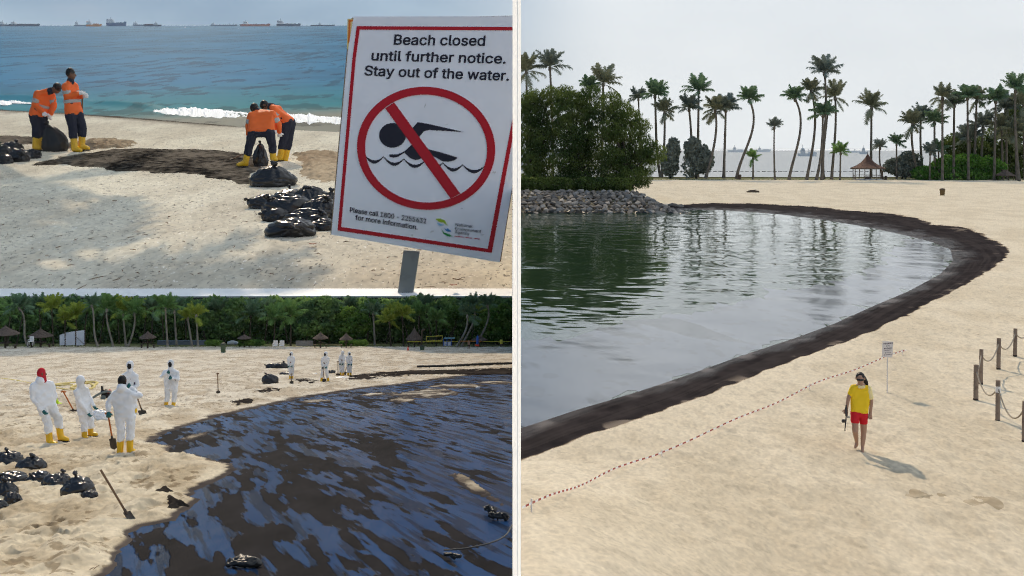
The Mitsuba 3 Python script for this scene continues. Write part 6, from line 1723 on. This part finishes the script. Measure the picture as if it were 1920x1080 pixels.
ship('faint ship left of the S shaped palm', 1364, 1398, 284.5, 3, 1377, 6, 6, 'mat_hazed_pale', 3000, g, 'mat_hazed_pale', 'mat_hazed_pale', cargo=[(1388, 10, 1.5)], funnel=False)
ship('faint ship right of the S shaped palm, near the small bright palm', 1418, 1446, 284, 3, 1424, 5, 4, 'mat_hazed_pale', 3200, g, 'mat_hazed_pale', 'mat_hazed_pale', cargo=[(1436, 12, 1.5)], funnel=False)
ship('faint grey ship left of the pavilion roof', 1611, 1628, 289, 5, 1619, 6, 7, 'mat_hazed_grey', 1900, g, 'mat_hazed_grey', 'mat_hazed_grey', funnel=False)
ship('faint long ship right behind the tall palm cluster', 1583, 1612, 285.5, 2.5, 1590, 5, 4, 'mat_hazed_pale', 2900, g, 'mat_hazed_pale', 'mat_hazed_pale', cranes=[(1602, 4)], funnel=False)
for i, (x0, x1, h) in enumerate([(1190, 1370, 2.2), (1450, 1700, 2.6), (1690, 1900, 2.0)]):
    xs = np.linspace(x0, x1, 40)
    d = 14000.0
    hh = h * (0.35 + 0.9 * meshkit.fbm(np.stack([xs / 30, xs * 0, xs * 0], -1), 3, i)) * np.sin(np.pi * (xs - x0) / (x1 - x0)) ** 0.4
    top = np.stack([(xs - CX) / F * d, xs * 0 + d + 300, CZ + (hh + 0.3) * d / F], -1)
    struct('far_island', grid_mesh(np.stack([np.stack([top[:, 0], top[:, 1] - 300, xs * 0 - 5], -1), top, np.stack([top[:, 0], top[:, 1] + 600, xs * 0 - 5], -1)], 0)), 'mat_hazed_pale', True)
# ---- beach bits
bin_('brown litter bin alone on the far sand under the right hand palms', 1767, 353, 366.5, 9.5, 'mat_bin_brown', 'mat_dark_timber', 'R')
bin_('small dark bin on the grass at the foot of the S shaped palm', 1387, 327, 336.5, 6, 'mat_dark_timber', 'mat_dark_timber', 'R', d=238.0)
bin_('small dark bin on the grass right of the pavilion', 1661, 330, 338, 5, 'mat_dark_timber', 'mat_dark_timber', 'R', d=238.5)
k = thing('seaweed_heap', 'dark heap of weed on the far sand left of the middle', 'seaweed')
b = at('R', 1412, 361); m = b[1] / F
part(k, 'heap', soft(union([hull((b + np.array([-9, 0, 1]) * m, 2.5 * m), (b + np.array([0, 0, 2]) * m, 3 * m), (b + np.array([9, 0, 1]) * m, 2.5 * m))]), 0.8 * m, 2, 1.5 * m, 2 * m, 3), 'mat_dark_timber', 40)
part(k, 'branch', tube([b + np.array([-14, 0, 1]) * m, b + np.array([-4, 0, 3.5]) * m, b + np.array([6, 0, 5]) * m], 0.6 * m, 5), 'mat_dark_timber', 40)
k = thing('hut', 'dark low hut half hidden at the right end of the hedge', 'hut')
d = 233.0; m = d / F
part(k, 'roof', cone_roof(np.array([(1885 - CX) * m, d, 0]), [0.5 * m, 9 * m, 20 * m], [CZ + (HOR - 318) * m, CZ + (HOR - 323) * m, CZ + (HOR - 329) * m], 6, 4, 0.1), 'mat_thatch', 20)
for s in (-14, -4, 6, 15):
    part(k, 'post', tube([spot(1885 + s, 327, d), spot(1885 + s, 345, d)], 0.8 * m, 6), 'mat_dark_timber', 40)
# ---- white notice on a pole
k = thing('notice', 'small white notice on a thin white pole in the sand behind the woman', 'sign')
d = F * CZ / (740 - HOR); m = d / F
mat('mat_notice', (0.74, 0.70, 0.68), 0.6)
mat('mat_notice_ink', (0.16, 0.13, 0.15), 0.6)
part(k, 'pole', tube([spot(1663.5, 741, d), spot(1664, 645, d)], 1.1 * m, 8), 'mat_notice', 40)
part(k, 'board', turn(box((20 * m, 0.8 * m, 30 * m), spot(1664, 655, d - 2 * m), 0.2 * m), 0.05, (0, 1, 0), spot(1664, 655, d)), 'mat_notice')
tx = []
for row, (w, y) in enumerate([(15, 644), (5, 648.5), (13, 653), (13, 656.5), (9, 661), (14, 665)]):
    x, r_ = 1664 - w / 2, np.random.default_rng(row)
    while x < 1664 + w / 2:
        ln = r_.uniform(1.6, 3.2)
        tx.append(box((ln * m, 0.15 * m, (2.2 if row in (0, 2) else 1.3) * m), spot(x + ln / 2, y - (x - 1664) * 0.1, d - 2.6 * m)))
        x += ln + 0.8
part(k, 'small_print', cat(tx), 'mat_notice_ink', label='unreadable dark print', kind='stuff')
# ---- striped tape along the waterline
mat('mat_tape_red', (0.40, 0.085, 0.07), 0.5)
mat('mat_tape_white', (0.85, 0.83, 0.80), 0.5)
k = thing('barrier_tape', 'red and white barrier tape strung low across the sand of the bay', 'tape')
tp = [(979, 956), (1050, 928), (1150, 885), (1250, 845), (1350, 803), (1450, 758), (1530, 722), (1590, 698), (1650, 676), (1700, 658)]
tq = []
for p in tp:
    w3 = at('R', *p, 0.10)
    for _ in range(12):
        w3 = at('R', *p, 0.10 + float(added_dune(w3[0], w3[1])))
    tq.append(w3)
c = bezier(np.array(tq), 600)
c[:, 2] = 0.13 + added_dune(c[:, 0], c[:, 1]) + 0.03 * np.sin(np.arange(600) / 600 * 9 * np.pi)
sarc = np.concatenate([[0], np.cumsum(np.linalg.norm(np.diff(c, axis=0), axis=1))])
step = 0.15
reds, whites = [], []
for i in range(int(sarc[-1] / step)):
    p0, p1 = (np.array([np.interp(i * step + o, sarc, c[:, j]) for j in range(3)]) for o in (0, step))
    dz = np.array([0, 0.009, 0.013])
    (reds if i % 2 else whites).append(grid_mesh(np.array([[p0 - dz, p0 + dz], [p1 - dz, p1 + dz]])))
part(k, 'white_stripes', cat(whites), 'mat_tape_white', kind='stuff')
part(k, 'red_stripes', cat(reds), 'mat_tape_red', kind='stuff')
for t in (0.02, 0.36, 0.7, 0.985):
    p = c[int(t * 599)]
    part(k, 'peg', tube([[p[0], p[1], p[2] - 0.2], [p[0], p[1], p[2] + 0.06]], 0.012, 6), 'mat_notice', 40)
# ---- rope fence
mat('mat_post_wood', stained((0.26, 0.20, 0.16), (0.15, 0.11, 0.09), 0.12, 0.8), 0.85)
mat('mat_post_dark', (0.05, 0.042, 0.038), 0.9)
mat('mat_rope', stained((0.30, 0.26, 0.21), (0.2, 0.17, 0.14), 0.06, 0.6), 0.9)
POSTS = [('A', 1830.5, 684, 753, 'wooden post leading the rope fence, farthest left'), ('B', 1840, 655, 723, 'wooden post just behind the leftmost post of the rope fence'), ('C', 1873, 634, 695, 'wooden post in the middle of the far row of the rope fence'),
         ('D', 1904, 616, 670, 'farthest wooden post of the rope fence'), ('E', 1871.5, 713, 794, 'nearest fully visible wooden post with white tape round its top'), ('G', 1938, 598, 650, 'wooden post of the far row just outside the picture'), ('H', 1921.5, 752, 832, 'wooden post cut by the right edge of the picture')]
PT = {}
for n_, x, y0, y1, lab in POSTS:
    d = F * CZ / (y1 - HOR); m = d / F
    k = thing('fence_post', lab, 'post', 'posts of the rope fence')
    b, t = spot(x - 1, y1, d), spot(x, y0, d)
    w = 0.056 * (1.0 + 0.08 * math.sin(x))
    part(k, 'shaft', tube([b - [0, 0, 0.1], b + (t - b) * 0.3, b + (t - b) * 0.7, t], [w, w * 0.98, w * 1.0, w * 0.95], 12), 'mat_post_wood', 40)
    part(k, 'foot', tube([b - [0, 0, 0.05], b + (t - b) * 0.09], w * 1.03, 12), 'mat_post_dark', 40)
    if n_ == 'E':
        part(k, 'tape_wrap', tube([b + (t - b) * 0.72, b + (t - b) * 0.86], w * 1.08, 12), 'mat_tape_white', 40)
    PT[n_] = b + (t - b) * 0.84
for a, b, sag, lab in (('A', 'E', 0.36, 'rope hanging between the leftmost post and the nearest post'), ('A', 'B', 0.10, 'short rope between the two leftmost posts'), ('B', 'C', 0.30, 'rope of the far row, first span'), ('C', 'D', 0.30, 'rope of the far row, second span'), ('D', 'G', 0.28, 'rope of the far row leaving the picture at the right'), ('E', 'H', 0.42, 'lowest rope running from the nearest post out of the picture')):
    k = thing('rope', lab, 'rope', 'ropes of the rope fence')
    t = np.linspace(0, 1, 26)
    c = PT[a] + (PT[b] - PT[a]) * t[:, None]
    c[:, 2] -= sag * 4 * t * (1 - t)
    add(k, tube(c, 0.017, 8), 'mat_rope', 40)
# ---- dark weed and stains on the near sand
mat('mat_weed_sand', gunk((0.33, 0.265, 0.18), (0.54, 0.465, 0.345), 0.2), 0.9, 0.1, False)
for i, (poly, lab) in enumerate([([(1790, 945), (1830, 925), (1880, 930), (1905, 950), (1870, 962), (1820, 958)], 'brown weedy stain on the sand at the lower right'), ([(1690, 930), (1720, 926), (1745, 931), (1715, 936)], 'faint brown weedy streak left of the larger stain'), ([(1668, 655), (1690, 650), (1700, 652), (1690, 657)], 'small dark patch of weed right of the notice')]):
    patch('R', poly, 60 + i, 0.5, 0.012, 'weed_patch', lab, 'mat_weed_sand', 160, sink=0.05)

# ------------------------------------------------------------------ the air over the strait
scene['air'] = {'type': 'homogeneous', 'albedo': {'type': 'rgb', 'value': [0.95, 0.95, 0.955]}, 'sigma_t': {'type': 'rgb', 'value': [1.9e-5, 2.1e-5, 2.3e-5]}}
scene['camera']['medium'] = {'type': 'ref', 'id': 'air'}
scene['haze'] = {'type': 'cube', 'bsdf': {'type': 'null'}, 'interior': {'type': 'ref', 'id': 'air'}, 'to_world': T().translate([500, 7650, 680]).scale([8200, 7850, 720])}
labels['haze'] = {'label': 'thin haze over the sea', 'kind': 'stuff', 'category': 'haze'}
